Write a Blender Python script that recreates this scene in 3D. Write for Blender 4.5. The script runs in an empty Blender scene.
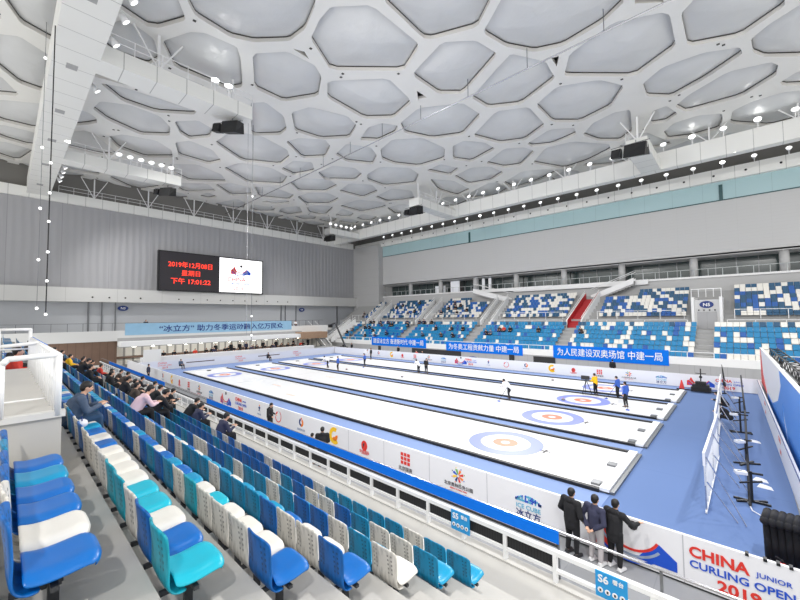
import bpy, bmesh, math, random
from mathutils import Vector, Matrix
random.seed(7)
sc=bpy.context.scene
COL=sc.collection
PI=math.pi
# ------------------------------------------------------------------ materials
def lin(c):
    c=c/255.0
    return c/12.92 if c<=0.04045 else ((c+0.055)/1.055)**2.4
MATS={}
def mat(name,rgb,rough=.6,metal=0,noise=0,nscale=4,emit=0,spec=.5,bump=0,seam=None,dirt=0,alpha=1,wave=None,slots=0):
    if name in MATS: return MATS[name]
    m=bpy.data.materials.new(name); m.use_nodes=True
    nt=m.node_tree; N=nt.nodes; L=nt.links; b=N['Principled BSDF']
    base=tuple(lin(v) for v in rgb)+(1,)
    b.inputs['Base Color'].default_value=base
    b.inputs['Roughness'].default_value=rough; b.inputs['Metallic'].default_value=metal
    b.inputs['Specular IOR Level'].default_value=spec
    cur=None
    def mul(fac,dark,prev):
        mx=N.new('ShaderNodeMix'); mx.data_type='RGBA'
        L.new(fac,mx.inputs[0])
        if prev is None: mx.inputs[6].default_value=base
        else: L.new(prev,mx.inputs[6])
        mx.inputs[7].default_value=tuple(v*dark for v in base[:3])+(1,)
        return mx.outputs[2]
    tc=N.new('ShaderNodeTexCoord')
    if noise:
        n=N.new('ShaderNodeTexNoise'); n.inputs['Scale'].default_value=nscale; n.inputs['Detail'].default_value=5
        L.new(tc.outputs['Object'],n.inputs['Vector'])
        cur=mul(n.outputs['Fac'],1-noise,cur)
    if dirt:
        mp=N.new('ShaderNodeMapping'); mp.inputs['Scale'].default_value=(1,1,.18)
        L.new(tc.outputs['Object'],mp.inputs[0])
        n=N.new('ShaderNodeTexNoise'); n.inputs['Scale'].default_value=22; n.inputs['Detail'].default_value=6
        L.new(mp.outputs[0],n.inputs['Vector'])
        r=N.new('ShaderNodeValToRGB'); r.color_ramp.elements[0].position=.45; r.color_ramp.elements[1].position=.7
        L.new(n.outputs['Fac'],r.inputs[0]); cur=mul(r.outputs[0],1-dirt,cur)
    if seam:   # list of (axis, spacing, halfwidth, dark)
        sx=N.new('ShaderNodeSeparateXYZ'); L.new(tc.outputs['Object'],sx.inputs[0])
        for ax,sp,hw,dk in seam:
            a=N.new('ShaderNodeMath'); a.operation='PINGPONG'; a.inputs[1].default_value=sp/2
            L.new(sx.outputs[ax],a.inputs[0])
            c=N.new('ShaderNodeMath'); c.operation='LESS_THAN'; c.inputs[1].default_value=hw
            L.new(a.outputs[0],c.inputs[0]); cur=mul(c.outputs[0],dk,cur)
    if slots:   # rows of moulded slots on the seat backs
        sx=N.new('ShaderNodeSeparateXYZ'); L.new(tc.outputs['Object'],sx.inputs[0])
        def M_(op,a,b_=None,v=None):
            n=N.new('ShaderNodeMath'); n.operation=op; L.new(a,n.inputs[0])
            if b_ is not None: L.new(b_,n.inputs[1])
            if v is not None: n.inputs[1].default_value=v
            return n.outputs[0]
        ax=M_('ABSOLUTE',sx.outputs[0]); q=M_('LESS_THAN',M_('ABSOLUTE',M_('SUBTRACT',M_('ABSOLUTE',M_('SUBTRACT',ax,v=.13)),v=.026)),v=.011)
        zz=M_('LESS_THAN',M_('PINGPONG',sx.outputs[2],v=.027),v=.012); zr=M_('GREATER_THAN',sx.outputs[2],v=.53); zl=M_('LESS_THAN',sx.outputs[2],v=.77)
        f=M_('MULTIPLY',M_('MULTIPLY',q,zz),M_('MULTIPLY',zr,zl)); cur=mul(f,slots,cur)
    if cur is not None: L.new(cur,b.inputs['Base Color'])
    hs=None
    if wave:   # (axis, scale, distortion, strength)
        w=N.new('ShaderNodeTexWave'); w.bands_direction='XYZ'[wave[0]]; w.inputs['Scale'].default_value=wave[1]; w.inputs['Distortion'].default_value=wave[2]
        w.inputs['Detail'].default_value=3; w.inputs['Detail Scale'].default_value=.4
        L.new(tc.outputs['Object'],w.inputs['Vector']); hs=w.outputs['Fac']; bs=wave[3]
    if bump:
        n=N.new('ShaderNodeTexNoise'); n.inputs['Scale'].default_value=nscale; n.inputs['Detail'].default_value=6
        L.new(tc.outputs['Object'],n.inputs['Vector']); hs=n.outputs['Fac']; bs=bump
    if hs is not None:
        bp=N.new('ShaderNodeBump'); bp.inputs['Strength'].default_value=bs; bp.inputs['Distance'].default_value=.3
        L.new(hs,bp.inputs['Height']); L.new(bp.outputs[0],b.inputs['Normal'])
    if emit:
        b.inputs['Emission Color'].default_value=base; b.inputs['Emission Strength'].default_value=emit
    if alpha<1: b.inputs['Alpha'].default_value=alpha
    MATS[name]=m
    return m
white=mat('white_paint',(238,238,238),.5)
beamw=mat('beam_panel',(232,232,228),.45,seam=[(0,2.2,.025,.55)])
beamy=mat('beam_panel_cross',(232,232,228),.45,seam=[(1,2.0,.03,.55)])
lednew=mat('ledge_panel',(205,205,203),.6,seam=[(1,6.0,.03,.8)])
framew=mat('roof_frame',(236,235,231),.5,noise=.06,nscale=.6)
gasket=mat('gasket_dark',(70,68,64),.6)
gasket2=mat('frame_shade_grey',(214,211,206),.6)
film=mat('etfe_film',(218,219,219),.28,noise=.14,nscale=.5,spec=.6,bump=.3)
black=mat('black_metal',(22,22,24),.5)
blackm=mat('black_mesh',(38,38,40),.8,seam=[(0,.06,.008,.5)])
grey=mat('grey_metal',(120,122,125),.4,metal=.6)
chrome=mat('chrome',(200,200,205),.25,metal=.9)
conc=mat('concrete_light',(190,188,184),.8,noise=.10,nscale=3)
conc2=mat('concrete_grey',(170,170,170),.8,noise=.12,nscale=2)
floorm=mat('floor_grey',(150,152,156),.7,noise=.08,nscale=1,seam=[(0,1.8,.01,.85)])
carpet=mat('carpet_blue',(98,124,172),.95,noise=.10,nscale=.25,seam=[(1,6.2,.015,.85)])
carpetL=mat('carpet_pale_blue',(128,150,196),.95,noise=.05,nscale=3)
ice=mat('ice_white',(250,251,253),.25,spec=.4,noise=.015,nscale=.6)
bump=mat('foam_white',(235,236,238),.6)
houseB=mat('house_blue',(128,140,216),.4); houseR=mat('house_red',(236,120,85),.4)
faint=mat('faint_line',(196,198,202),.5); faint2=mat('faint_ad',(236,205,190),.5)
wallfar=mat('wall_panel_grey',(196,196,196),.7,seam=[(2,.42,.012,.93),(0,3.0,.015,.93)])
wallcol=mat('wall_plain',(190,190,190),.75)
curtain=mat('curtain_grey',(165,165,168),.85,wave=(1,.35,2.5,.16),seam=[(1,5.5,.04,.8)])
lower=mat('lower_wall_grey',(178,181,186),.75)
teal=mat('teal_glass',(172,200,204),.15,spec=.6,seam=[(0,3.2,.02,.8)])
tealdark=mat('teal_dark',(40,80,84),.3)
glassdark=mat('window_glass_dark',(74,86,86),.12,spec=.8,noise=.3,nscale=.7)
brown=mat('wood_brown',(124,98,82),.6,noise=.2,nscale=2,seam=[(1,.8,.03,.6)])
slatw=mat('slat_panel',(228,224,214),.7,seam=[(1,1.1,.14,.45)])
dark=mat('dark_void',(50,50,52),.8)
seatB=mat('seat_blue',(0,112,200),.32,noise=.18,nscale=6,spec=.5)
seatC=mat('seat_cyan',(0,158,205),.32,noise=.16,nscale=6)
seatT=mat('seat_turquoise',(20,190,215),.32,noise=.12,nscale=6)
seatW=mat('seat_white',(236,233,226),.35,noise=.08,nscale=6)
backB=mat('back_blue',(0,102,184),.4,dirt=.5,slots=.35); backC=mat('back_cyan',(0,138,185),.4,dirt=.5,slots=.35)
backT=mat('back_turquoise',(20,168,190),.4,dirt=.45,slots=.35); backW=mat('back_white',(226,222,214),.45,dirt=.45,slots=.35)
seatD=mat('seat_dark_blue',(22,84,122),.5)
bannerB=mat('banner_blue',(4,118,232),.75,noise=.10,nscale=2,spec=.2)
bannerP=mat('banner_pale_blue',(150,192,220),.7,noise=.2,nscale=1)
vinyl=mat('vinyl_white',(236,236,240),.6,noise=.02,nscale=2)
red=mat('red',(222,52,42),.5); redwall=mat('red_wall',(178,38,44),.6)
blueink=mat('blue_ink',(20,80,200),.5); navy=mat('navy_ink',(18,50,120),.5)
cyanink=mat('cyan_ink',(90,180,215),.5); yellow=mat('yellow',(250,200,20),.5); orange=mat('orange',(245,130,30),.5)
green=mat('green',(110,180,70),.5); ink=mat('ink_dark',(60,55,60),.5); pinkred=mat('pale_red',(236,140,135),.6)
greyblue=mat('grey_blue',(150,165,190),.6)
signB=mat('sign_blue',(30,150,215),.5)
panelBlue=mat('panel_sky_blue',(70,140,225),.5)
scrOff=mat('screen_dark',(40,36,42),.4); scrOn=mat('screen_white',(252,252,252),.5,emit=.8)
ledred=mat('led_red',(255,60,40),.5,emit=1.4)
lampglow=mat('lamp_glow',(255,255,250),.5,emit=9); lampdim=mat('lamp_dim',(250,250,248),.5,emit=1.6)
soffit=mat('soffit_lamp',(255,252,240),.5,emit=25)
hoodie=mat('cloth_black',(28,28,32),.85); clothN=mat('cloth_navy',(52,54,78),.85); clothG=mat('cloth_slate',(82,98,122),.85,noise=.1)
clothR=mat('cloth_red',(205,60,45),.85); clothP=mat('cloth_pink',(228,196,204),.85); clothY=mat('cloth_yellow',(250,190,30),.85)
clothBr=mat('cloth_brown',(74,62,54),.85); clothB=mat('cloth_blue',(60,100,190),.85); clothW=mat('cloth_white',(235,235,238),.85)
jeans=mat('jeans',(48,78,112),.85,noise=.15); trsG=mat('trousers_grey',(188,182,184),.85); trsK=mat('trousers_black',(24,24,28),.85)
skin=mat('skin',(222,176,150),.55); hairm=mat('hair_black',(24,20,20),.5); shoew=mat('shoe_white',(220,220,222),.5); shoek=mat('shoe_dark',(40,40,44),.5)
stone=mat('granite',(130,130,135),.3)
# ------------------------------------------------------------------ mesh building
class MB:
    def __init__(s): s.v=[];s.f=[];s.m=[]
    def add(s,vs,fs,m=0):
        o=len(s.v); s.v+= [tuple(v) for v in vs]; s.f+=[tuple(i+o for i in f) for f in fs]; s.m+=[m]*len(fs); return s
    def box(s,x0,x1,y0,y1,z0,z1,m=0):
        vs=[(x,y,z) for z in (z0,z1) for y in (y0,y1) for x in (x0,x1)]
        return s.add(vs,[(0,2,3,1),(4,5,7,6),(0,1,5,4),(2,6,7,3),(0,4,6,2),(1,3,7,5)],m)
    def hexa(s,p,m=0):  # 8 points bottom 4 ccw, top 4 ccw
        return s.add(p,[(3,2,1,0),(4,5,6,7),(0,1,5,4),(1,2,6,5),(2,3,7,6),(3,0,4,7)],m)
    def beam(s,a,b,w,h,m=0,up=(0,0,1)):
        a=Vector(a);b=Vector(b);d=(b-a).normalized();u=Vector(up)
        r=d.cross(u)
        if r.length<1e-4: r=d.cross(Vector((1,0,0)))
        r.normalize();u=r.cross(d)
        q=[a+r*(sx*w/2)+u*(sz*h/2) for sx,sz in((-1,-1),(1,-1),(1,1),(-1,1))]
        q+=[p+(b-a) for p in q]
        return s.add(q,[(0,1,2,3),(7,6,5,4),(0,4,5,1),(1,5,6,2),(2,6,7,3),(3,7,4,0)],m)
    def cone(s,a,b,ra,rb,n=8,m=0,caps=True):
        a=Vector(a);b=Vector(b);d=(b-a)
        if d.length<1e-6: return s
        d.normalize(); r=d.orthogonal().normalized();u=d.cross(r)
        vs=[];fs=[]
        for p,R in((a,ra),(b,rb)):
            for i in range(n):
                t=2*PI*i/n; vs.append(p+(r*math.cos(t)+u*math.sin(t))*R)
        for i in range(n):
            j=(i+1)%n; fs.append((i,j,n+j,n+i))
        if caps: fs+=[tuple(range(n-1,-1,-1)),tuple(range(n,2*n))]
        return s.add(vs,fs,m)
    def tube(s,pts,r,n=8,m=0):
        for a,b in zip(pts,pts[1:]): s.cone(a,b,r,r,n,m)
        for p in pts[1:-1]: s.ball(p,(r,r,r),n,4,m)
        return s
    def ball(s,c,rad,n=10,k=6,m=0):
        c=Vector(c); vs=[c+Vector((0,0,-rad[2]))];fs=[]
        for i in range(1,k):
            ph=-PI/2+PI*i/k
            for j in range(n):
                t=2*PI*j/n; vs.append(c+Vector((rad[0]*math.cos(ph)*math.cos(t),rad[1]*math.cos(ph)*math.sin(t),rad[2]*math.sin(ph))))
        vs.append(c+Vector((0,0,rad[2]))); top=len(vs)-1
        for j in range(n):
            fs.append((0,1+(j+1)%n,1+j)); fs.append((top,top-n+j,top-n+(j+1)%n))
        for i in range(k-2):
            for j in range(n):
                a=1+i*n+j;b2=1+i*n+(j+1)%n; fs.append((a,b2,b2+n,a+n))
        return s.add(vs,fs,m)
    def cap(s,a,b,ra,rb,n=10,m=0):
        s.cone(a,b,ra,rb,n,m); s.ball(a,(ra,)*3,n,6,m); s.ball(b,(rb,)*3,n,6,m); return s
    def prism(s,pts,a,b,plane='xz',m=0):  # polygon extruded between a and b along the missing axis
        n=len(pts)
        def P(p,t): return {'xz':(p[0],t,p[1]),'yz':(t,p[0],p[1]),'xy':(p[0],p[1],t)}[plane]
        vs=[P(p,a) for p in pts]+[P(p,b) for p in pts]
        fs=[tuple(range(n)),tuple(range(2*n-1,n-1,-1))]+[(i,n+i,n+(i+1)%n,(i+1)%n) for i in range(n)]
        return s.add(vs,fs,m)
    def mesh(s,name,mats,smooth=False):
        me=bpy.data.meshes.new(name); me.from_pydata(s.v,[],s.f)
        for m in (mats if isinstance(mats,(list,tuple)) else [mats]): me.materials.append(m)
        me.polygons.foreach_set('material_index',s.m)
        if smooth: me.polygons.foreach_set('use_smooth',[True]*len(s.f))
        bm=bmesh.new(); bm.from_mesh(me); bmesh.ops.recalc_face_normals(bm,faces=bm.faces); bm.to_mesh(me); bm.free()
        me.update(); return me
    def build(s,name,mats,parent=None,smooth=False,origin=None):
        if origin is not None:
            o=Vector(origin); s.v=[tuple(Vector(v)-o) for v in s.v]
        ob=bpy.data.objects.new(name,s.mesh(name,mats,smooth)); COL.objects.link(ob)
        if origin is not None: ob.location=origin
        if parent: ob.parent=parent
        return ob
def tag(o,label=None,cat=None,group=None,kind=None):
    if label: o['label']=label
    if cat: o['category']=cat
    if group: o['group']=group
    if kind: o['kind']=kind
    return o
def struct(o): o['kind']='structure'; return o
def empty(name,loc=(0,0,0),rz=0,label=None,cat=None,group=None):
    o=bpy.data.objects.new(name,None); o.location=loc; o.rotation_euler=(0,0,rz); o.empty_display_size=.1; COL.objects.link(o)
    return tag(o,label,cat,group)
def kids(o): return [c for c in CH.get(o.name,[])]
def copy_tree(root,loc,rz,label,group=None):
    r=root.copy(); COL.objects.link(r); r.location=loc; r.rotation_euler=(0,0,rz); r['label']=label
    if group: r['group']=group
    for ch in list(root.children):
        c=ch.copy(); COL.objects.link(c); c.parent=r
        for g in list(ch.children):
            d=g.copy(); COL.objects.link(d); d.parent=c
    return r
def text(body,size,m,parent,loc,rot=(PI/2,0,0),name='lettering',bold=.0,align='LEFT',sx=1,ext=.004):
    cu=bpy.data.curves.new(name,'FONT'); cu.body=body; cu.size=size; cu.align_x=align; cu.offset=bold*size; cu.extrude=ext
    cu.resolution_u=3
    t=bpy.data.objects.new(name,cu); COL.objects.link(t)
    bpy.context.view_layer.update()
    dg=bpy.context.evaluated_depsgraph_get()
    me=bpy.data.meshes.new_from_object(t.evaluated_get(dg)); 
    bpy.data.objects.remove(t); 
    o=bpy.data.objects.new(name,me); me.materials.clear(); me.materials.append(m); COL.objects.link(o)
    o.location=loc; o.rotation_euler=rot; o.scale=(sx,1,1)
    if parent: o.parent=parent
    return o
# ------------------------------------------------------------------ people (built first, while the scene is small)
def L3(a,b,t): return Vector(a).lerp(Vector(b),t)
def skeleton(pose):
    J={}
    if pose=='sit' or pose=='sit_lean' or pose=='sit_phone':
        lean={'sit':.05,'sit_lean':.30,'sit_phone':.16}[pose]
        hip=Vector((0,0,.50)); J['hip']=hip
        J['chest']=hip+Vector((0,lean*.7,.36)); J['neck']=hip+Vector((0,lean,.53)); J['head']=J['neck']+Vector((0,.04+lean*.3,.15))
        for s in(-1,1):
            J['sh',s]=J['neck']+Vector((s*.18,-.01,-.06))
            if pose=='sit': el=J['sh',s]+Vector((s*.06,.05,-.27)); wr=el+Vector((-s*.08,.22,-.02))
            elif pose=='sit_lean': el=J['sh',s]+Vector((s*.05,.12,-.25)); wr=el+Vector((-s*.14,.18,.03))
            else: el=J['sh',s]+Vector((s*.05,.08,-.26)); wr=el+Vector((-s*.12,.22,.08))
            J['el',s]=el;J['wr',s]=wr
            J['hp',s]=hip+Vector((s*.09,0,0)); J['kn',s]=hip+Vector((s*.13,.42,.04)); J['an',s]=Vector((s*.13,.46,.08))
    elif pose=='crouch':
        hip=Vector((0,0,.38)); J['hip']=hip
        J['chest']=hip+Vector((0,.2,.30)); J['neck']=hip+Vector((0,.30,.45)); J['head']=J['neck']+Vector((0,.10,.13))
        for s in(-1,1):
            J['sh',s]=J['neck']+Vector((s*.18,-.01,-.06)); J['el',s]=J['sh',s]+Vector((s*.05,.15,-.22)); J['wr',s]=J['el',s]+Vector((-s*.1,.2,.0))
            J['hp',s]=hip+Vector((s*.09,0,0)); J['kn',s]=Vector((s*.16,.36,.47)); J['an',s]=Vector((s*.14,.05,.08))
    elif pose=='sweep':
        hip=Vector((0,0,.86)); J['hip']=hip
        J['chest']=hip+Vector((0,.25,.30)); J['neck']=hip+Vector((0,.42,.42)); J['head']=J['neck']+Vector((0,.12,.10))
        for s in(-1,1):
            J['sh',s]=J['neck']+Vector((s*.18,-.02,-.05)); J['el',s]=J['sh',s]+Vector((s*.06,.08,-.26)); J['wr',s]=J['el',s]+Vector((-s*.08,.22,-.10))
            J['hp',s]=hip+Vector((s*.09,0,0)); J['kn',s]=Vector((s*.14,.10+.12*s,.46)); J['an',s]=Vector((s*.16,.20*s,.08))
    else:
        hip=Vector((0,0,.92)); J['hip']=hip
        ln=.06 if pose=='stand_rail' else 0
        J['chest']=hip+Vector((0,ln*.5,.36)); J['neck']=hip+Vector((0,ln,.55)); J['head']=J['neck']+Vector((0,.03,.16))
        if pose=='stand_down': J['head']=J['neck']+Vector((0,.08,.13))
        for s in(-1,1):
            J['sh',s]=J['neck']+Vector((s*.19,-.01,-.06))
            if pose=='stand_back': el=J['sh',s]+Vector((s*.09,-.08,-.28)); wr=el+Vector((-s*.19,-.10,-.19))
            elif pose=='stand_rail':
                if s==1: el=J['sh',s]+Vector((.15,.10,-.20)); wr=el+Vector((.03,.20,.03))
                else: el=J['sh',s]+Vector((-.07,.05,-.28)); wr=el+Vector((.04,.2,.02))
            elif pose=='stand_down': el=J['sh',s]+Vector((s*.05,.0,-.29)); wr=el+Vector((-s*.02,.20,-.10))
            elif pose=='stand_pocket': el=J['sh',s]+Vector((s*.09,-.04,-.28)); wr=el+Vector((-s*.06,.16,-.16))
            else: el=J['sh',s]+Vector((s*.05,-.02,-.29)); wr=el+Vector((0,.07,-.25))
            J['el',s]=el;J['wr',s]=wr
            J['hp',s]=hip+Vector((s*.095,0,0)); J['kn',s]=Vector((s*.105,.03,.49)); J['an',s]=Vector((s*.12,-.02,.08))
    return J
def remeshed(mb,voxel,name,smooth=3):
    me=mb.mesh(name,[skin]); o=bpy.data.objects.new(name,me); COL.objects.link(o)
    r=o.modifiers.new('r','REMESH'); r.mode='VOXEL'; r.voxel_size=voxel; r.use_smooth_shade=True
    s=o.modifiers.new('s','SMOOTH'); s.iterations=smooth; s.factor=.5
    bpy.context.view_layer.update(); dg=bpy.context.evaluated_depsgraph_get()
    out=bpy.data.meshes.new_from_object(o.evaluated_get(dg)); bpy.data.objects.remove(o)
    out.materials.clear(); out.materials.append(skin)
    out.polygons.foreach_set('use_smooth',[True]*len(out.polygons))
    return out
PCACHE={}
def person_meshes(pose,voxel,coat=False):
    key=(pose,voxel,coat)
    if key in PCACHE: return PCACHE[key]
    J=skeleton(pose); fine=voxel<.018
    head=J['head']; nk=J['neck']; F=Vector((0,1,0))
    hd=-.35 if pose in('sit_phone','stand_down','sit_lean') else -.05   # head pitch
    R=Matrix.Rotation(hd,3,'X')
    b=MB()
    b.ball(head,(.076,.095,.115),14,9); b.ball(head+R@Vector((0,.03,-.05)),(.056,.062,.062),12,8)
    b.ball(head+R@Vector((0,.10,-.015)),(.014,.022,.022),8,5)           # nose
    b.ball(head+R@Vector((0,.088,-.065)),(.026,.014,.010),8,5)          # mouth
    for s in(-1,1):
        b.ball(head+R@Vector((s*.078,-.005,-.005)),(.012,.022,.032),8,5)  # ears
    b.cap(nk+Vector((0,0,-.06)),head+Vector((0,-.01,-.05)),.055,.05)
    b.cap(J['hip'],J['chest'],.13,.14); b.cap(J['chest'],nk+Vector((0,0,-.07)),.13,.07)
    for s in(-1,1):
        b.cap(nk+Vector((0,0,-.07)),J['sh',s],.06,.06); b.cap(J['sh',s],J['el',s],.05,.038); b.cap(J['el',s],J['wr',s],.038,.026)
        d=(J['wr',s]-J['el',s]).normalized(); side=d.cross(Vector((0,0,1)))
        side=side.normalized() if side.length>.1 else Vector((1,0,0))
        nrm=side.cross(d)
        w=J['wr',s]; b.cap(w,w+d*.075,.028,.033)
        for i,(o,ln) in enumerate(((-.03,.06),(-.01,.075),(.01,.07),(.03,.055))):
            k=w+d*.085+side*o; t=k+d*ln*.55-nrm*.008; e=t+d*ln*.35-nrm*.03
            rr=.0095 if fine else .014
            b.cap(k,t,rr,rr*.95,8); b.cap(t,e,rr*.95,rr*.8,8)
        th=w+d*.03-side*s*.03; b.cap(th,th+d*.035-side*s*.03,.011,.010,8); 
        b.cap(J['hp',s],J['kn',s],.085,.055); b.cap(J['kn',s],J['an',s],.052,.036)
        b.cap(J['an',s]+Vector((0,-.02,-.03)),J['an',s]+Vector((s*.02,.13,-.045)),.035,.03)
    j=MB()
    th=.035 if coat else .022
    j.cap(J['hip']+Vector((0,0,.02)),J['chest'],.145+th,.15+th*.8); j.cap(J['chest'],nk+Vector((0,0,-.10)),.145+th*.7,.10)
    if coat and pose.startswith('stand'): j.cap(J['hip']+Vector((0,0,-.12)),J['hip'],.165,.165)
    j.cone(nk+Vector((0,-.01,-.10)),nk+Vector((0,-.005,.035)),.11,.068,12)
    if coat: j.ball(nk+Vector((0,-.09,-.01)),(.12,.07,.085),10,6)
    for s in(-1,1):
        j.cap(nk+Vector((0,0,-.10)),J['sh',s],.09,.075+th*.4); j.cap(J['sh',s],J['el',s],.062+th*.5,.052+th*.4)
        j.cap(J['el',s],L3(J['el',s],J['wr',s],.93),.052+th*.4,.040+th*.3)
    t=MB(); t.cap(J['hip']+Vector((-.03,0,.0)),J['hip']+Vector((.03,0,.0)),.145,.145)
    for s in(-1,1):
        t.cap(J['hp',s],J['kn',s],.108,.075); t.cap(J['kn',s],L3(J['kn',s],J['an',s],.92),.072,.055)
    h=MB(); h.ball(head+R@Vector((0,-.018,.028)),(.088,.098,.105),14,9); h.ball(head+R@Vector((0,-.045,-.02)),(.078,.065,.085),12,8)
    sh=[]
    for s in(-1,1):
        q=MB(); a=J['an',s]; q.cap(a+Vector((0,-.03,-.035)),a+Vector((s*.025,.15,-.05)),.045,.04); q.box(a.x-.045,a.x+.06,a.y-.07,a.y+.18,a.z-.08,a.z-.06)
        sh.append(remeshed(q,max(voxel,.014),'shoe',2))
    out=dict(body=remeshed(b,voxel,'body',2 if fine else 1),jacket=remeshed(j,max(voxel,.016),'jacket'),trousers=remeshed(t,max(voxel,.016),'trousers'),hair=remeshed(h,max(voxel*.8,.012),'hair',2),shoes=sh,J=J,R=R)
    PCACHE[key]=out
    return out
def person(loc,rz,pose,label,jm,tm=None,hm=None,shoem=None,voxel=.035,coat=False,group=None,scale=1,name='person'):
    tm=tm or trsK; hm=hm or hairm; shoem=shoem or shoek
    P_=person_meshes(pose,voxel,coat)
    root=empty(name,loc,rz,label,'person',group); root.scale=(scale*1.13,scale*1.10,scale)
    for nm,me,m in (('body',P_['body'],skin),('jacket',P_['jacket'],jm),('trousers',P_['trousers'],tm),('hair',P_['hair'],hm),('shoe',P_['shoes'][0],shoem),('shoe',P_['shoes'][1],shoem)):
        o=bpy.data.objects.new(nm,me); COL.objects.link(o); o.parent=root
        o.material_slots[0].link='OBJECT'; o.material_slots[0].material=m
    if voxel<.02:
        for s in(-1,1):
            MB().ball(P_['J']['head']+P_['R']@Vector((s*.03,.082,.015)),(.009,.009,.007),8,5).build('eye',[ink],root)
    return root
# geometry of the near stand: seat row k front edge / seat height
def rowY(k): return .50+.835*k
def rowZ(k): return 4.90-.432*k
def tread(k): return rowZ(k)-.43
FLOOR=0.0
# three people at the front barrier, seen from behind
person((-3.64,10.75,0),-.35,'stand_pocket','person in long black hooded coat at the barrier, left of the three',hoodie,trsK,None,shoek,.015,True,scale=1.0)
person((-3.06,10.80,0),-.35,'stand_back','person in navy jacket and pale grey trousers, hands held behind back',clothN,trsG,None,shoew,.015,False,scale=.99)
person((-2.64,10.90,0),-.35,'stand_rail','person in black down jacket leaning a right arm on the barrier',hoodie,trsK,None,shoew,.015,True,scale=.97)
def seated(k,x,pose,label,jm,tm=None,voxel=.03,group=None,rz=0,coat=False,hm=None,dy=0,scale=1):
    return person((x,rowY(k)-.30+dy,tread(k)),rz,pose,label,jm,tm,hm,shoew if voxel<.02 else None,voxel,coat,group,scale)
seated(1,-9.75,'sit_phone','young man in slate jacket and jeans bent over a phone behind the white stairwell',clothG,jeans,.015,dy=-.10,scale=.94)
crowd=[(3,-13.5,'sit_lean',clothP,'person in pale pink coat leaning forward in the middle of the crowd'),
(5,-19.0,'sit_lean',hoodie,'person in black jacket leaning forward right of the pink coat'),
(5,-17.6,'sit_phone',clothBr,'person in dark brown coat looking down, right of the pink coat'),
(6,-20.2,'sit_lean',hoodie,'person in black jacket leaning in the front row, left of the trio'),
(4,-15.0,'sit_lean',hoodie,'person in black coat hunched over, just right of the pink coat'),
(6,-17.0,'sit_lean',hoodie,'person in black hooded coat, first of the front row trio'),
(6,-15.9,'sit_phone',clothN,'person in dark jacket in the middle of the front row trio'),
(6,-13.5,'sit_phone',clothN,'person in navy hoodie eating at the right end of the front row'),
(6,-25.9,'sit_lean',hoodie,'person in black leaning forward in the front row, behind the pale rail'),
(6,-30.5,'sit_phone',clothBr,'person in dark clothes behind the pale guard rail'),
(5,-27.5,'sit',hoodie,'person in black beside the brown jacket in the crowd'),
(5,-25.2,'sit_lean',clothBr,'person in brown jacket in the packed crowd'),
(4,-22.4,'sit',hoodie,'person in black just right of the red jacket'),
(5,-31.0,'sit',clothR,'person in bright red jacket in the packed crowd'),
(4,-29.3,'sit_phone',hoodie,'person in black above the red jacket'),
(4,-31.8,'sit',clothBr,'person in dark brown left of the red jacket'),
(3,-25.5,'sit_lean',hoodie,'person in black, second left of the red jacket'),
(3,-22.0,'sit',hoodie,'person in black above the teal seats'),
(5,-38.5,'sit',hoodie,'person in black right of the yellow jacket'),
(3,-29.5,'sit',clothY,'person in yellow jacket high in the crowd'),
(3,-34.0,'sit',hoodie,'person in black left of the yellow jacket'),
(2,-27.0,'sit',hoodie,'dark haired person near the blue fabric on the stairwell rail'),
(2,-30.0,'sit_phone',hoodie,'person in black second from the blue fabric'),
(2,-33.0,'sit',clothBr,'person in brown third from the blue fabric'),
(1,-25.5,'sit',hoodie,'person at the far top of the crowd in black'),
(1,-31.5,'sit',clothBr,'person at the far top of the crowd in brown'),
(4,-17.5,'sit',clothBr,'person in dark brown behind the black coats'),
(6,-23.3,'sit_lean',hoodie,'person in black bent low beside the rail'),
(4,-19.7,'sit_phone',hoodie,'person in black behind the brown coat'),
(5,-21.8,'sit',clothBr,'person in dark brown between the pink coat and the pale rail'),
(0,-14.6,'sit',clothR,'person in red on the upper row beyond the stairwell'),
(0,-16.0,'sit',hoodie,'person in black on the upper row beyond the stairwell')]
used=set()
for k,x,p,m,l in crowd: seated(k,x,p,l,m,coat=(m is hoodie and k%2==0))
# people on the walkway between stand and barrier
person((-19.75,10.4,0),-.9,'stand_down','person in black suit standing between blue band and barrier',hoodie,trsK,voxel=.03)
person((-13.6,9.6,0),.9,'stand_down','person in black down jacket standing beside the yellow logo',hoodie,trsK,voxel=.03,coat=True)
person((-14.3,9.5,0),.2,'stand_down','person in black with lowered head, left of the pair by the yellow logo',hoodie,trsK,voxel=.03,coat=True,scale=.78)
person((-46.6,10.7,0),-.4,'stand','person in dark blue jacket standing near the far corner of the barrier',clothN,trsK,voxel=.04)
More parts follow.
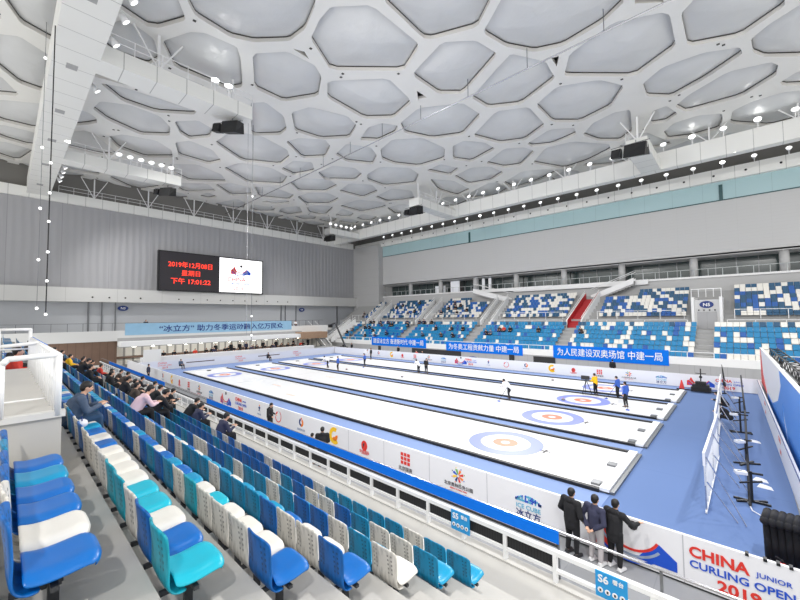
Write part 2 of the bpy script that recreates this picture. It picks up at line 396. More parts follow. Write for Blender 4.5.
# on the ice and round it
P2=[((-36.3,27.9,.05),2.2,'stand','curling player in blue and white standing near the far end',clothB,trsK),
((-39.4,28.7,.05),1.9,'sweep','curling player in white bent over near the far end',clothW,trsK),
((-36.4,32.35,.05),2.6,'stand_down','curling player in pale blue and black standing mid ice with a broom',clothB,trsK),
((-26.5,32.8,.05),-1.8,'stand_down','person in black standing on the middle sheet beside a crouched player',hoodie,trsK),
((-27.4,32.6,.05),1.2,'sweep','player in white and blue bending beside the person in black',clothW,trsK),
((-41.9,38.5,.05),2.6,'stand','person in black standing on the farthest sheet',hoodie,trsK),
((-43.0,38.1,.05),-1.2,'sweep','player in white bending by the far edge of the ice',clothW,trsK),
((-13.4,26.8,.05),1.3,'sweep','player in white jacket bending over the house of the third sheet',clothW,trsK),
((-8.95,32.9,.0),1.2,'stand_rail','camera operator in bright yellow jacket',clothY,trsK),
((-7.3,32.6,.0),1.4,'stand_down','curling player in pale blue top near the sheet end',clothB,trsK),
((-6.2,29.8,.05),1.2,'stand','curling player in royal blue top nearest the sheet end',clothB,trsK),
((-53.2,27.6,0),-1.2,'sit','person in black sitting by the left barrier',hoodie,trsK),
((-53.9,15.9,0),-1.2,'sit','person in grey sitting at the left corner of the carpet',clothG,trsK),
((-10.3,44.2,0),0,'stand','person in black walking behind the far barrier',hoodie,trsK),
((-1.0,32.5,0),1.5,'sit_lean','person in black sitting behind the white board, farther one',hoodie,trsK),
((-.75,28.6,0),1.5,'sit_lean','person in black crouched behind the white board, nearer one',hoodie,trsK),
((-62.4,13.9,4.7),-1.57,'stand','person in black on the upper deck left of the pale blue banner',hoodie,trsK)]
for loc,rz,p,l,jm,tm in P2: person(loc,rz,p,l,jm,tm,voxel=.04)
# ------------------------------------------------------------------ floor and ice
struct(MB().box(-75,20,7.2,64,-.3,-.02).build('floor',[floorm]))
struct(MB().box(-54.8,1.1,11.5,41.6,-.02,0).build('floor',[carpet]))
NUM={0:'nearest',1:'second',2:'third',3:'farthest'}
sheets=[(15.1,20.1),(21.35,26.45),(27.6,32.5),(33.6,38.9)]
X0,X1=-49.9,-3.75
def disc(mb,c,r0,r1,z,m,n=48,h=.004):
    vs=[];fs=[]
    for R in (r0,r1):
        for i in range(n):
            t=2*PI*i/n; vs.append((c[0]+R*math.cos(t),c[1]+R*math.sin(t),z))
    for i in range(n):
        j=(i+1)%n; fs.append((i,j,n+j,n+i))
    mb.add(vs,fs,m)
for i,(a,b) in enumerate(sheets):
    r=empty('curling_sheet',((X0+X1)/2,(a+b)/2,0),0,'white curling ice sheet with two ringed houses, '+NUM[i]+' of the four to the camera','curling sheet','curling sheets')
    o=(X0+X1)/2,(a+b)/2
    def loc(mb,name,m): return mb.build(name,m,r)
    cx,cy=o; hx=(X1-X0)/2; hy=(b-a)/2
    loc(MB().box(-hx,hx,-hy,hy,.001,.05),'ice_surface',[ice])
    for hxp in (-9.1-cx,-44.0-cx):
        hm=MB(); disc(hm,(hxp,0),1.22,1.83,.056,0); disc(hm,(hxp,0),.22,.61,.056,1)
        loc(hm,'house_rings',[houseB,houseR])
    ln=MB()
    for xx in (-15.7-cx,-37.4-cx): ln.box(xx-.05,xx+.05,-hy+.15,hy-.15,.0505,.056,0)
    loc(ln,'sheet_line',[faint]); ln=MB()
    for xx,yy in ((-19.5,-.8),(-22.5,1.2),(-33,.5),(-28,-1.)): 
        loc(MB().box(xx-cx-.7,xx-cx+.7,yy-.12,yy+.12,.0505,.055),'ice_logo',[faint2])
    for s in(-1,1):
        loc(MB().box(-hx,hx-.35,s*hy-.09,s*hy+.09,0,.13),'side_divider',[black])
    loc(MB().box(hx-.35,hx-.02,-hy,hy,.0,.17),'end_bumper',[bump]); loc(MB().box(hx-.02,hx+.14,-hy,hy,.0,.10),'end_rail',[grey])
    loc(MB().box(-hx-.02,-hx+.3,-hy,hy,.0,.17),'end_bumper',[bump])
    for yy in (-hy+.55,.35):
        loc(MB().box(hx-.75,hx-.42,yy-.2,yy+.2,.05,.13),'hack',[grey])
    loc(MB().box(-hx+.9,-hx+1.2,-.2,.2,.05,.13),'hack',[black])
    mk=MB(); disc(mk,(hx-2.3,.1),.32,.4,.056,0,20); mk.box(hx-3.6,hx-3.1,.05,.15,.0505,.056,1); mk.box(hx-3.4,hx-3.3,-.2,.35,.0505,.056,1)
    loc(mk,'ice_number',[faint,ink])
    if i<3:
        g=(b,sheets[i+1][0]); struct(MB().box(X0,X1,g[0]+.1,g[1]-.1,.002,.02).build('floor',[carpetL]))
struct(MB().box(-54.6,X1,11.6,14.98,.002,.012).build('floor',[carpetL]))
struct(MB().box(-54.6,X1,39.0,41.4,.002,.012).build('floor',[carpetL]))
struct(MB().box(-54.6,X0-.1,14.98,39,.002,.012).build('floor',[carpetL]))
# curling stones
def make_stone():
    r=empty('curling_stone')
    m=MB(); prof=[(.0,0),(.09,0),(.13,.02),(.145,.06),(.13,.10),(.09,.115),(.0,.115)]
    for (a,za),(b,zb) in zip(prof,prof[1:]): m.cone((0,0,za),(0,0,zb+1e-5),max(a,1e-3),max(b,1e-3),16,0,False)
    m.build('stone_body',[stone],r,True)
    h=MB(); h.tube([(-.05,0,.115),(-.05,0,.16),(.07,0,.17)],.014,8); h.build('handle',[red],r,True)
    return r
s0=make_stone(); tag(s0,'curling stone on the nearest sheet edge row, by the third house',"curling stone")
stones=[((-10.2,29.1,.05),'granite curling stone lying in the third house'),((-26.9,29.2,.05),'granite curling stone alone mid ice on the third sheet'),((-21.9,26.2,.05),'granite curling stone near the far edge of the second sheet'),((-14.0,37.2,.05),'granite curling stone on the farthest sheet'),((-36.0,29.0,.05),'granite curling stone close to the players at the far end')]
s0.location=stones[0][0]; s0['label']=stones[0][1]
for l,t in stones[1:]: copy_tree(s0,l,random.random()*6,t)
# brooms
for x,y,z,dx,dy,l in ((-36.2,32.0,.05,.3,-.35,'thin broom held by the player in pale blue mid ice'),(-13.2,26.2,.05,-.5,-.6,'thin broom held by the player bending over the house'),(-6.0,29.3,.05,.1,-.5,'thin broom held by the player in royal blue'),(-7.2,32.0,.05,-.7,-.3,'thin broom beside the player in pale blue near the sheet end')):
    r=empty('curling_broom',(x,y,z),0,l,'broom'); MB().cone((0,0,1.15),(dx,dy,.06),.014,.014,6).build('broom_handle',[black],r); MB().box(dx-.1,dx+.1,dy-.04,dy+.04,0,.06).build('broom_head',[blueink],r)
# ------------------------------------------------------------------ near stand
sm=MB(); XL,XR=-52,4
for k in range(-3,7):
    y0=rowY(k)-.5; y1=rowY(k)+.335
    if k==6: sm.box(XL,XR,y1-.01,7.3,-.3,1.53)
    sm.box(XL,XR,y0,y1,tread(k)-.55 if k<6 else -.3,tread(k)) 
struct(sm.build('floor',[conc]))
st=MB()
for k in range(-2,6):   # half steps in the aisle right of the seats
    st.box(-3.2,-2.0,rowY(k)+.335,rowY(k)+.76,tread(k)-.432,tread(k)-.216)
struct(st.build('trim_1',[conc]))
# seat prototype -----------------------------------------------------
W=.231
def seat_meshes():
    # local origin: centre of front edge at floor level; pan faces +Y; depth .45
    pan=[]; zt=.43
    prof=[(-.01,-.075),(.010,-.03),(-.012,.0),(-.06,.006),(-.16,-.012),(-.26,-.018),(-.34,-.008),(-.385,.012)]
    backp=[(-.30,-.075),(-.36,-.078),(-.405,-.055),(-.425,-.01),(-.430,.045),(-.432,.10),(-.438,.17),(-.448,.25),(-.458,.33),(-.468,.385),(-.474,.415)]
    nx=9
    def grid(prof,top):
        vs=[];fs=[]
        for i,(y,z) in enumerate(prof):
            for j in range(nx):
                u=-1+2*j/(nx-1)
                w=W
                if not top:
                    if i<=1: w=W*(.86 if i==0 else .90)
                    elif i==2: w=W*.97
                    yy=y-(.035*u**4 if i<3 else 0); zz=z+ .012*u*u*(1 if i>2 else 0)-.055*u**10*(1 if i>1 else 0)
                else:
                    t=max(0,i-3)/(len(prof)-4); yy=y+.035*u*u*t+ .01*u*u; zz=z-(.045*u**4*max(0,(t-.6)/.4)) + (.012*u*u*(1-t) if i>3 else 0)
                    w=W*(1-.05*max(0,t-.8)/.2)
                vs.append((u*w,yy,zt+zz))
        for i in range(len(prof)-1):
            for j in range(nx-1):
                a=i*nx+j; fs.append((a,a+1,a+nx+1,a+nx))
        me=bpy.data.meshes.new('g'); me.from_pydata(vs,[],fs)
        o=bpy.data.objects.new('g',me); COL.objects.link(o)
        s=o.modifiers.new('s','SOLIDIFY'); s.thickness=.022; s.offset=-1 if not top else 1
        ss=o.modifiers.new('ss','SUBSURF'); ss.levels=1
        bpy.context.view_layer.update(); dg=bpy.context.evaluated_depsgraph_get()
        out=bpy.data.meshes.new_from_object(o.evaluated_get(dg)); bpy.data.objects.remove(o)
        out.materials.clear(); out.materials.append(seatB)
        out.polygons.foreach_set('use_smooth',[True]*len(out.polygons)); return out
    p=grid(prof,False); b=grid(backp,True)
    br=MB(); br.box(-.035,.035,-.28,-.16,.34,.40); br.box(-.015,.015,-.43,-.17,.25,.29); br.box(-.025,.025,-.25,-.19,.0,.29); br.box(-.03,.03,-.24,-.18,.24,.40); br.box(-.228,.228,-.25,-.21,.31,.34)
    return p,b,br.mesh('bracket',[mat('bracket_grey',(70,72,76),.4,metal=.5)])
SP,SBk,SBr=seat_meshes()
pal={'B':(seatB,backB,'royal blue'),'C':(seatC,backC,'sea blue'),'T':(seatT,backT,'turquoise'),'W':(seatW,backW,'off-white')}
fixed={0:'BWBBCB',1:'TBWTTWWWWBWBCW',2:'BWWWTWCBCBWBBCB',3:'BWWBCCCWCCCWBWCW',4:'WCWBBCWCCWCBBW',5:'CWWCBWWBCWBB',6:'CCWCCCCCWBBBBWB'}
rnd=random.Random(3)
import itertools
f_=368.25;yaw,pit,rol=[math.radians(v) for v in(42.852,2.616,-0.586)]
Fv=Vector((-math.sin(yaw)*math.cos(pit),math.cos(yaw)*math.cos(pit),math.sin(pit)))
r_=Vector((math.cos(yaw),math.sin(yaw),0)); u_=r_.cross(Fv)
Rv=r_*math.cos(rol)+u_*math.sin(rol); Uv=u_*math.cos(rol)-r_*math.sin(rol); CAM=Vector((0,0,6.5))
allseats=[]
ORD=lambda n:('first','second','third','fourth','fifth','sixth','seventh','eighth','ninth','tenth')[n-1] if n<=10 else str(n)+('th' if n%100 in(11,12,13) else {1:'st',2:'nd',3:'rd'}.get(n%10,'th'))
rowname={0:'uppermost visible row',1:'second row down',2:'third row down',3:'fourth row down',4:'fifth row down',5:'sixth row down',6:'front row'}
for k in range(0,7):
    n=0
    for i in range(0,98):
        x=-3.49-.48*i
        if k==0 and -13.4<x<-6.2: continue
        if x<-50: break
        c=fixed[k][i] if i<len(fixed[k]) else rnd.choice('BBCCBCWWB' if i<60 else 'BBCCCW')
        p=Vector((x,rowY(k)-.2,tread(k)+.5)); d=p-CAM; w=d.dot(Fv)
        ok= w>.2 and -20<400+f_*d.dot(Rv)/w<830 and 300-f_*d.dot(Uv)/w<640
        allseats.append((d.length if ok else 1e6,k,i,x,c))
allseats.sort()
indiv=allseats[:300]; rest=allseats[300:]
for d,k,i,x,c in indiv:
    pm,bm_,cn=pal[c]
    r=empty('stadium_seat',(x,rowY(k),tread(k)),0,f'{cn} plastic seat, {ORD(i+1)} from the stair end of the {rowname[k]}','seat','moulded seats of the near stand')
    for nm,me,m in (('seat_pan',SP,pm),('backrest',SBk,bm_ if d<14 else bm_),('mounting_bracket',SBr,black)):
        o=bpy.data.objects.new(nm,me); COL.objects.link(o); o.parent=r
        if me is not SBr: o.material_slots[0].link='OBJECT'; o.material_slots[0].material=m
# remaining seats of the near stand and all seats of the far stand: one mass
mass=MB(); MI={'B':0,'C':1,'W':2,'D':3,'T':1}
for d,k,i,x,c in rest:
    if d>=1e6: continue
    z=tread(k); y=rowY(k)
    mass.box(x-.22,x+.22,y-.42,y,z+.39,z+.43,MI[c]); mass.hexa([(x-.21,y-.42,z+.41),(x+.21,y-.42,z+.41),(x+.21,y-.39,z+.41),(x-.21,y-.39,z+.41),(x-.2,y-.475,z+.84),(x+.2,y-.475,z+.84),(x+.2,y-.45,z+.84),(x-.2,y-.45,z+.84)],MI[c])
def fseat(x,y,z,c):
    mass.box(x-.23,x+.23,y,y+.42,z-.05,z,MI[c]); mass.hexa([(x-.23,y+.40,z-.02),(x+.23,y+.40,z-.02),(x+.23,y+.43,z-.02),(x-.23,y+.43,z-.02),(x-.23,y+.47,z+.44),(x+.23,y+.47,z+.44),(x+.23,y+.50,z+.44),(x-.23,y+.50,z+.44)],MI[c])
aisles=[(-59.2,-57.8),(-45.4,-44.0),(-31.5,-30.1),(-17.8,-16.4),(-3.4,-2.2)]
for k in range(7):
    y=47.2+.85*k; z=2.15+.5*k
    for i in range(160):
        x=-66+.5*i
        if x>11 or x<-60.5: continue
        if any(a-.2<x<b+.2 for a,b in aisles): continue
        pw=.10 if x<-18 else .24
        if k==6: pw=.30
        c='W' if rnd.random()<pw else ('B' if rnd.random()<.12 else 'C')
        if k==6 and rnd.random()<.45: c='D' if c!='W' else c
        fseat(x,y,z,c)
banks=[(-62.6,-60.5),(-56.6,-46.6),(-42.6,-33.0),(-28.7,-18.8),(-14.4,-5.0),(-.6,11)]
for k in range(8):
    y=55.2+.72*k; z=6.35+.46*k
    for a,b in banks:
        x=a+.25
        while x<b:
            q=rnd.random(); c='W' if q<.40 else ('D' if q<.75 else 'B')
            if k==7 and q>.3: c='D'
            if not(k>=6 and (-37.4<x<-29 or -17.6<x<-10.4)): fseat(x,y,z,c)
            x+=.5
tag(mass.build('stadium_seats',[mat('far_seat_blue',(12,92,172),.5),mat('far_seat_cyan',(4,136,188),.5,noise=.12,nscale=1.5),seatW,seatD]),'blue, sea blue and white seats filling the far stand and the far end of the near one','seats',None,'stuff')
# ------------------------------------------------------------------ near stairwell block and rails
r=empty('stairwell_block',(-5.85,0,4.4),0,'white stairwell upstand with tubular rails at left beside the blue seats','stairwell')
KB=1.085
def place(v): return (v[0]*KB,v[1]*KB,6.5-KB*(6.5-v[2]))
def part(mb,name,m,par=r,smooth=False):
    if par.name.startswith('stairwell'): mb.v=[place(v) for v in mb.v]
    o=par.location; mb.v=[(v[0]-o[0],v[1]-o[1],v[2]-o[2]) for v in mb.v]
    return mb.build(name,m,par,smooth)
blkm=mat('block_off_white',(196,193,187),.7,noise=.08,nscale=2)
part(MB().box(-12,-5.9,-.75,.5,4.3,5.42),'wall_block',[blkm]); part(MB().box(-5.98,-5.86,-.78,.53,5.38,5.45),'coping',[mat('coping_white',(214,212,208),.6)])
rr=.032
def rail(pts,name='rail',rad=rr,m=None,par=None): return part(MB().tube(pts,rad,10),name,[m or white],par or r,True)
rail([(-5.88,-.0,5.44),(-5.88,-.0,6.02),(-5.88,.05,6.08),(-5.88,.46,6.10)]); rail([(-5.88,.46,6.10),(-5.88,.46,5.40)],'post')
rail([(-5.9,.46,6.09),(-11.9,.46,6.09)]); rail([(-5.9,.46,5.78),(-11.9,.46,5.78)],'rail',.016)
for i in range(14): rail([(-6.05-.42*i,.44,5.42),(-6.05-.42*i,.44,6.09)],'baluster',.018)
rail([(-6.9,-.7,5.46),(-6.9,.44,5.46)],'rail',.012)
rail([(-9.2,-.05,5.42),(-9.2,-.05,6.06),(-9.2,.44,6.10),(-9.2,.44,5.42)])
rail([(-12.0,-.05,5.42),(-12.0,-.05,6.3),(-12.0,.44,6.3),(-12.0,.44,5.42)]); rail([(-12.0,-.05,5.86),(-12.0,.44,5.86)],'rail',.02)
tag(MB().hexa([place(v) for v in [(-8.4,.50,6.10),(-13.4,.50,6.10),(-13.4,.515,6.10),(-8.4,.515,6.10),(-8.4,.50,5.98),(-13.4,.50,5.72),(-13.4,.515,5.72),(-8.4,.515,5.98)]]).build('fabric_strip',[bannerB]),'blue fabric strip tied along the stairwell rail','fabric')
# close handrail at the left edge of the frame
r=empty('handrail_post',(-1.40,-.04,5.1),0,'thick white tubular handrail post at the left edge, closest to the camera','handrail')
part(MB().tube([(-1.42,-.085,4.6),(-1.42,-.085,6.22),(-1.46,-.11,6.30),(-1.8,-.16,6.34)],.036,14),'tube',[white],r,True)
# ------------------------------------------------------------------ guard along the front of the near stand
GY=7.1; base=1.53
def gpart(mb,name,m,smooth=False): return part(mb,name,m,GR,smooth)
GR=empty('guard_rail',(-3,GY,base),0,'white guard rail with dark mesh infill along the front of the near stand','guard rail')
gpart(MB().box(-50,3,GY-.04,GY+.06,2.05,2.13),'top_rail',[white])
gpart(MB().box(-50,3,GY-.03,GY+.05,1.74,1.80),'bottom_rail',[white])
gpart(MB().box(-50,3,GY+.10,GY+.14,2.42,2.45),'hand_rail',[chrome]); gpart(MB().box(-50,-2.7,GY+.07,GY+.09,2.15,2.20),'black_strip',[black])  # hand rail, and a black strip between fabric band and top rail
gpart(MB().box(-50,3,GY-.10,GY+.12,base-.02,base+.04),'kerb',[conc])
for i in range(46):
    x=-2.72-1.0*i; gpart(MB().box(x-.035,x+.035,GY-.045,GY+.045,base,2.08),'post',[white])
    if x>-27 or x<-45: pass
    if -21>x>-27.5 or x<-27.5:
        gpart(MB().box(x-.97,x-.04,GY,GY+.01,1.80,2.05),'infill_panel',[mat('infill_pale',(214,216,220),.6,seam=[(0,.25,.05,.6)])])
    else: gpart(MB().box(x-.97,x-.04,GY+.015,GY+.025,1.80,2.03),'infill_panel',[blackm])
for x in (-2.7,-1.1,.5,2.1): gpart(MB().box(x-.02,x+.02,GY+.10,GY+.14,base,2.43),'glass_post',[grey])
for x in (-1.2,.3,1.8): gpart(MB().box(x-.035,x+.035,GY-.045,GY+.045,base,2.08),'post',[white])
for a,b,l in ((-20.2,-2.68,'long bright blue fabric band tied along the guard of the near stand'),(-45.6,-27.4,'bright blue fabric band on the distant part of the guard')):
    tag(MB().box(a,b,GY+.085,GY+.10,2.21,2.44).build('fabric_band',[bannerB]),l,'banner')
for x,t,l in ((-4.77,'S5','pale blue seating sign S5 on the guard rail'),(-1.78,'S6','pale blue seating sign S6 on the guard rail')):
    s=empty('seating_sign',(x,GY-.06,1.93),0,l,'sign'); MB().box(-.24,.24,-.01,.01,-.21,.21).build('sign_board',[signB],s)
    text(t,.17,white,s,(-.20,-.014,.04),name='sign_text',bold=.02); text('看台',.085,white,s,(.02,-.014,.09),name='sign_text',bold=.01)
    ic=MB()
    for i in range(4):
        c=-.165+.11*i; ic.prism([(c+.042*math.cos(q*PI/6),-.09+.042*math.sin(q*PI/6)) for q in range(12)],-.02,-.011,'xz',0)
        ic.box(c-.012,c+.016,-.024,-.02,-.11,-.07,1)
    ic.build('pictogram',[white,ink],s)
# ------------------------------------------------------------------ barriers with logos
def ring(mb,cx,cz,r0,r1,t0,t1,ya,yb,m,n=14):
    for i in range(n):
        a=t0+(t1-t0)*i/n;b=t0+(t1-t0)*(i+1)/n
        mb.prism([(cx+r0*math.cos(a),cz+r0*math.sin(a)),(cx+r1*math.cos(a),cz+r1*math.sin(a)),(cx+r1*math.cos(b),cz+r1*math.sin(b)),(cx+r0*math.cos(b),cz+r0*math.sin(b))],ya,yb,'xz',m)
def emblem(mb,x,z=.58,s=1):
    # red peak, red/blue sweeping arcs, blue peak
    P=lambda pts:[(x+a*s,z+b*s) for a,b in pts]
    mb.prism(P([(-.88,-.38),(-.86,.02),(-.70,.10),(-.56,.34),(-.34,-.10),(-.40,-.38)]),-.006,0,'xz',0)
    mb.prism(P([(.16,-.40),(.30,-.22),(.66,.12),(1.02,-.16),(1.02,-.40)]),-.006,0,'xz',1)
    ring(mb,x+.05*s,z+.42*s,.62*s,.68*s,PI*1.12,PI*1.85,-.010,0,0); ring(mb,x+.05*s,z+.42*s,.76*s,.82*s,PI*1.12,PI*1.78,-.012,0,2)
    ring(mb,x+.0*s,z+.42*s,.92*s,.98*s,PI*1.2,PI*1.70,-.014,0,1)
    ring(mb,x+.1*s,z+.40*s,0,.12*s,0,2*PI,-.006,0,3,10)
def apple(mb,x,z=.64):
    mb.prism([(x+.20*math.cos(t)-(.0),z+.23*math.sin(t)) for t in [i*PI/9 for i in range(-1,17)]],-.006,0,'xz',0)
    mb.prism([(x-.05,z-.10),(x-.1,z+.05),(x-.02,z+.12),(x+.03,z+.10)],-.008,0,'xz',3); mb.box(x-.22,x+.22,-.006,0,.26,.275,0)
def seal(mb,x,z=.66):
    for i in range(3):
        for j in range(3): mb.box(x-.25+.18*i,x-.25+.18*i+.14,-.006,0,z-.22+.17*j,z-.22+.17*j+.13,0)
def flake(mb,x,z=.72):
    cols=[0,5,6,1,4,7]
    for i in range(8):
        a=i*PI/4+.3; d=Vector((math.cos(a),0,math.sin(a))); n=Vector((-d.z,0,d.x)); c=Vector((x,0,z))
        q=[c+d*.05-n*.02,c+d*.22-n*.045,c+d*.24+n*.045,c+d*.06+n*.02]
        mb.prism([(p.x,p.z) for p in q],-.006,0,'xz',cols[i%6]); e=c+d*.28; mb.box(e.x-.018,e.x+.018,-.006,0,e.z-.018,e.z+.018,cols[(i+2)%6])
def crystal(mb,x,z=.68):
    rr=random.Random(5)
    for i in range(16):
        t=-1+2*i/15; h=.20*(1-t*t)+.03
        for j in range(3):
            if rr.random()<.8: a=x+t*.40; b=z-.06+h*j/3; mb.prism([(a-.03,b),(a+.02,b-.02),(a+.03,b+.05),(a-.01,b+.06)],-.006,0,'xz',8 if rr.random()<.6 else 1)
LM=[red,blueink,greyblue,ink,yellow,orange,green,navy,cyanink]
def logos(root,xs,y,detail=True,sc_=1):
    for kind,x in xs:
        mb=MB()
        if kind=='emblem': emblem(mb,x)
        elif kind=='apple': apple(mb,x)
        elif kind=='seal': seal(mb,x)
        elif kind=='flake': flake(mb,x)
        elif kind=='ice': crystal(mb,x)
        elif kind=='fig': mb.prism([(x-.12,.52),(x-.02,.66),(x-.14,.74),(x+.02,.86),(x+.14,.76),(x+.06,.62),(x+.12,.48),(x+.02,.58)],-.006,0,'xz',7); mb.prism([(x-.05,.86),(x+.02,.96),(x+.12,.9),(x+.02,.84)],-.006,0,'xz',5)
        elif kind=='fig2': ring(mb,x,.72,.10,.22,PI*.6,PI*1.5,-.006,0,7); ring(mb,x,.70,.08,.22,-PI*.5,PI*.4,-.006,0,5); ring(mb,x+.02,.93,0,.05,0,2*PI,-.006,0,0,8)
        elif kind=='ring': ring(mb,x,.62,.30,.36,PI*1.05,PI*2.3,-.006,0,0); ring(mb,x,.62,.20,.30,PI*.6,PI*1.0,-.006,0,0); ring(mb,x,.62,.30,.33,0,PI*.5,-.006,0,2)
        elif kind=='cee': ring(mb,x,.62,.22,.42,PI*.35,PI*1.75,-.006,0,4); ring(mb,x+.02,.62,.06,.24,PI*1.2,PI*2.1,-.006,0,5)
        if mb.v: mb.build('logo_artwork',LM,root).location=(0,-.004,0)
    for kind,x in xs:
        T=lambda s,sz,m,xx,z,b=.01: text(s,sz,m,root,(x+xx,-.012,z),name='lettering',bold=b,align='CENTER' if xx==0 else 'LEFT',ext=.002)
        if kind=='apple': T('华体国际',.17,red,0,.30)
        elif kind=='seal': T('北京国资',.19,ink,0,.20)
        elif kind=='flake': T('北京奥林匹克公园',.155,ink,0,.30); T('BEIJING OLYMPIC PARK',.07,red,0,.20)
        elif kind=='ice': T('ICE CUBE',.19,cyanink,0,.40); T('冰立方',.27,navy,0,.14,.015)
        elif kind=='fig': T('中国冰壶',.13,greyblue,0,.30)
        elif kind=='fig2': T('国家体育总局',.13,greyblue,0,.28)
        elif kind=='text':
            text('CHINA',.335,red,root,(x,-.012,.71),bold=.032,sx=1.0,ext=.002); text('CURLING OPEN',.232,blueink,root,(x,-.012,.46),bold=.02,sx=1.06,ext=.002)
            text('JUNIOR',.145,blueink,root,(x+1.17,-.012,.74),bold=.01,ext=.002,sx=1.1); text('2019',.335,red,root,(x+.5,-.012,.13),bold=.032,sx=1.1,ext=.002)
seq=[('emblem',-2.42),('ice',-5.16),('flake',-7.77),('seal',-10.35),('apple',-12.87),('cee',-15.1),('fig2',-18.1),('ring',-20.6),('fig',-23.0)]
BY=11.38
b=empty('advertising_barrier',(0,BY,0),0,'long white vinyl barrier printed with sponsor logos, nearest, below the blue band','barrier')
MB().box(-60,5.2,0,.08,0,1.15).build('barrier_panels',[vinyl],b)
sm=MB()
for x in (-1.27,1.35,-4.0,-6.6,-9.1,-11.6,-14): sm.box(x-.012,x+.012,-.003,0,.0,1.15)
sm.build('panel_seam',[mat('seam_grey',(190,190,196),.6)],b)
cl=MB()
for x in (-.13,.16,.36,.55): cl.box(x-.03,x+.03,-.02,.1,1.12,1.18)
cl.build('clip',[black],b)
MB().box(-60,5.2,-.02,0,0,.02).build('bottom_edge',[black],b)
xs=seq+[('text',-1.16)]+[(k,x-25.9) for k,x in seq[:7]]+[('text',-26.6)]
logos(b,xs,BY)
b=empty('advertising_barrier',(0,41.55,0),0,'long white vinyl barrier printed with sponsor logos, across the rink under the far stand','barrier')
MB().box(-55,1.0,0,.08,0,1.15).build('barrier_panels',[vinyl],b)
fx=[(k,x-.55) for k,x in seq]+[('text',-1.9)]+[(k,x-25.3) for k,x in seq[:7]]+[('text',-27.0)]
fx=[(k,x) for k,x in fx]
logos(b,fx,41.5)
# left end barrier, faces +X
b=empty('advertising_barrier',(-54.9,41.5,0),-PI/2,'white barrier with small red lettering at the left end of the rink','barrier')
b.rotation_euler=(0,0,PI/2); b.location=(-54.9,11.4,0)
MB().box(0,30,0,.08,0,1.15).build('barrier_panels',[vinyl],b)
for x in (2.2,12.0,21.5):
    text('CHINA',.33,pinkred,b,(x,-.012,.74),bold=.02,ext=.002); text('2019',.33,pinkred,b,(x+.5,-.012,.15),bold=.02,ext=.002); text('CURLING OPEN',.22,pinkred,b,(x,-.012,.48),bold=.01,ext=.002)
for x in (5.5,15.5): MB().box(x,x+3.6,-.01,0,.6,.72).build('printed_stripe',[brown],b)
# officials tables and people behind left barrier
struct(MB().box(-61.85,-58.7,12.5,45,-.02,.85).build('floor',[conc2]))
tb=empty('officials_table',(-58.2,26,0),0,'long white draped officials table behind the left barrier','table')
MB().box(-.45,.45,-13.5,13,.0,1.45).build('table_drape',[clothW],tb)
def crowd_people(pts,group,lab,vox=.05,pose='sit',mats=(hoodie,clothBr,clothN,clothR,clothW)):
    for q in pts:
        m=mats[0] if rnd.random()<.6 else rnd.choice(mats)
        person(q,rnd.uniform(-.3,.3)+lab[2],pose if rnd.random()<.6 else 'sit_lean',lab[0],m,trsK,voxel=vox,group=group)
crowd_people([(-59.2,14+1.35*i+rnd.uniform(-.3,.3),.85) for i in range(17)],'officials at the left end table',('official seated at the long white table at the left end',0,-PI/2))
crowd_people([(-60.6,22+1.1*i+rnd.uniform(-.4,.4),.85) for i in range(17)],'standing crowd behind the left end table',('person standing behind the officials table at the left end',0,-PI/2),pose='stand')
crowd_people([(-63.0,30+1.0*i+rnd.uniform(-.3,.3),4.7) for i in range(9)],'spectators on the upper left deck',('spectator in dark clothes on the upper deck left',0,-PI/2))
# ------------------------------------------------------------------ left wall
struct(MB().box(-73,-72,-16,62,11.2,24).build('wall_left',[curtain]))
struct(MB().box(-73,-72.01,-16,62,4.6,11.2).build('wall_left',[lower]))
struct(MB().box(-72.4,-70.9,-16,61,9.2,11.25).build('trim_2',[lednew]))
dm=empty('ledge_downlights',(-71,20,10.0),0,'row of small black downlights along the grey ledge','lights')
k=MB()
for y in list(range(9,16,2))+[20.5+2.3*i for i in range(10)]: k.ball((.12,y-20,-.1),(.08,.12,.12),8,5)
k.build('downlight',[black],dm)
for y0,y1 in ((8.6,8.8),(10.2,10.35),(11.9,12.0),(40.2,40.35),(41.2,41.3),(43.8,43.9),(54.9,55.2)):
    struct(MB().box(-72.0,-71.85,y0,y1,4.6,9.2).build('trim_3',[grey]))
for y,n in ((12.9,'N3'),(45.2,'N4')):
    s=empty('section_sign',(-71.8,y,8.3),PI/2,'small dark oval sign '+('left' if y<20 else 'right')+' on the lower grey wall','sign')
    MB().prism([(.7*math.cos(t*PI/8),.42*math.sin(t*PI/8)) for t in range(16)],-.05,.05,'xz').build('sign_board',[navy],s); text(n,.5,white,s,(0,-.06,-.17),align='CENTER',bold=.01)
# upper deck
struct(MB().box(-72,-62,-16,46,4.0,4.6).build('floor',[conc]))
struct(MB().box(-62.3,-61.94,-16,45,3.62,5.0).build('trim_4',[mat('fascia_light',(214,214,212),.7)]))
struct(MB().box(-61.9,-60,10.6,39,2.9,3.55).build('trim_5',[white]))
struct(MB().box(-62,-61.9,10.6,39,3.55,4.0).build('trim_6',[conc2]))
struct(MB().box(-68,-60.2,10.6,39,2.80,2.9).build('ceiling',[conc2]))
k=MB()
for i in range(13): k.box(-60.9,-60.7,12+2.1*i,12.5+2.1*i,2.76,2.80)
tag(k.build('soffit_lights',[soffit]),'row of small white lights under the lower deck edge','lights')
struct(MB().box(-67,-66,10,46,0,4.0).build('wall_left',[slatw])); struct(MB().box(-73,-72.0,46,62,-.2,4.6).build('wall_left',[lower])); struct(MB().box(-72,-66,46,46.3,-.2,4.6).build('wall_left',[lower]))
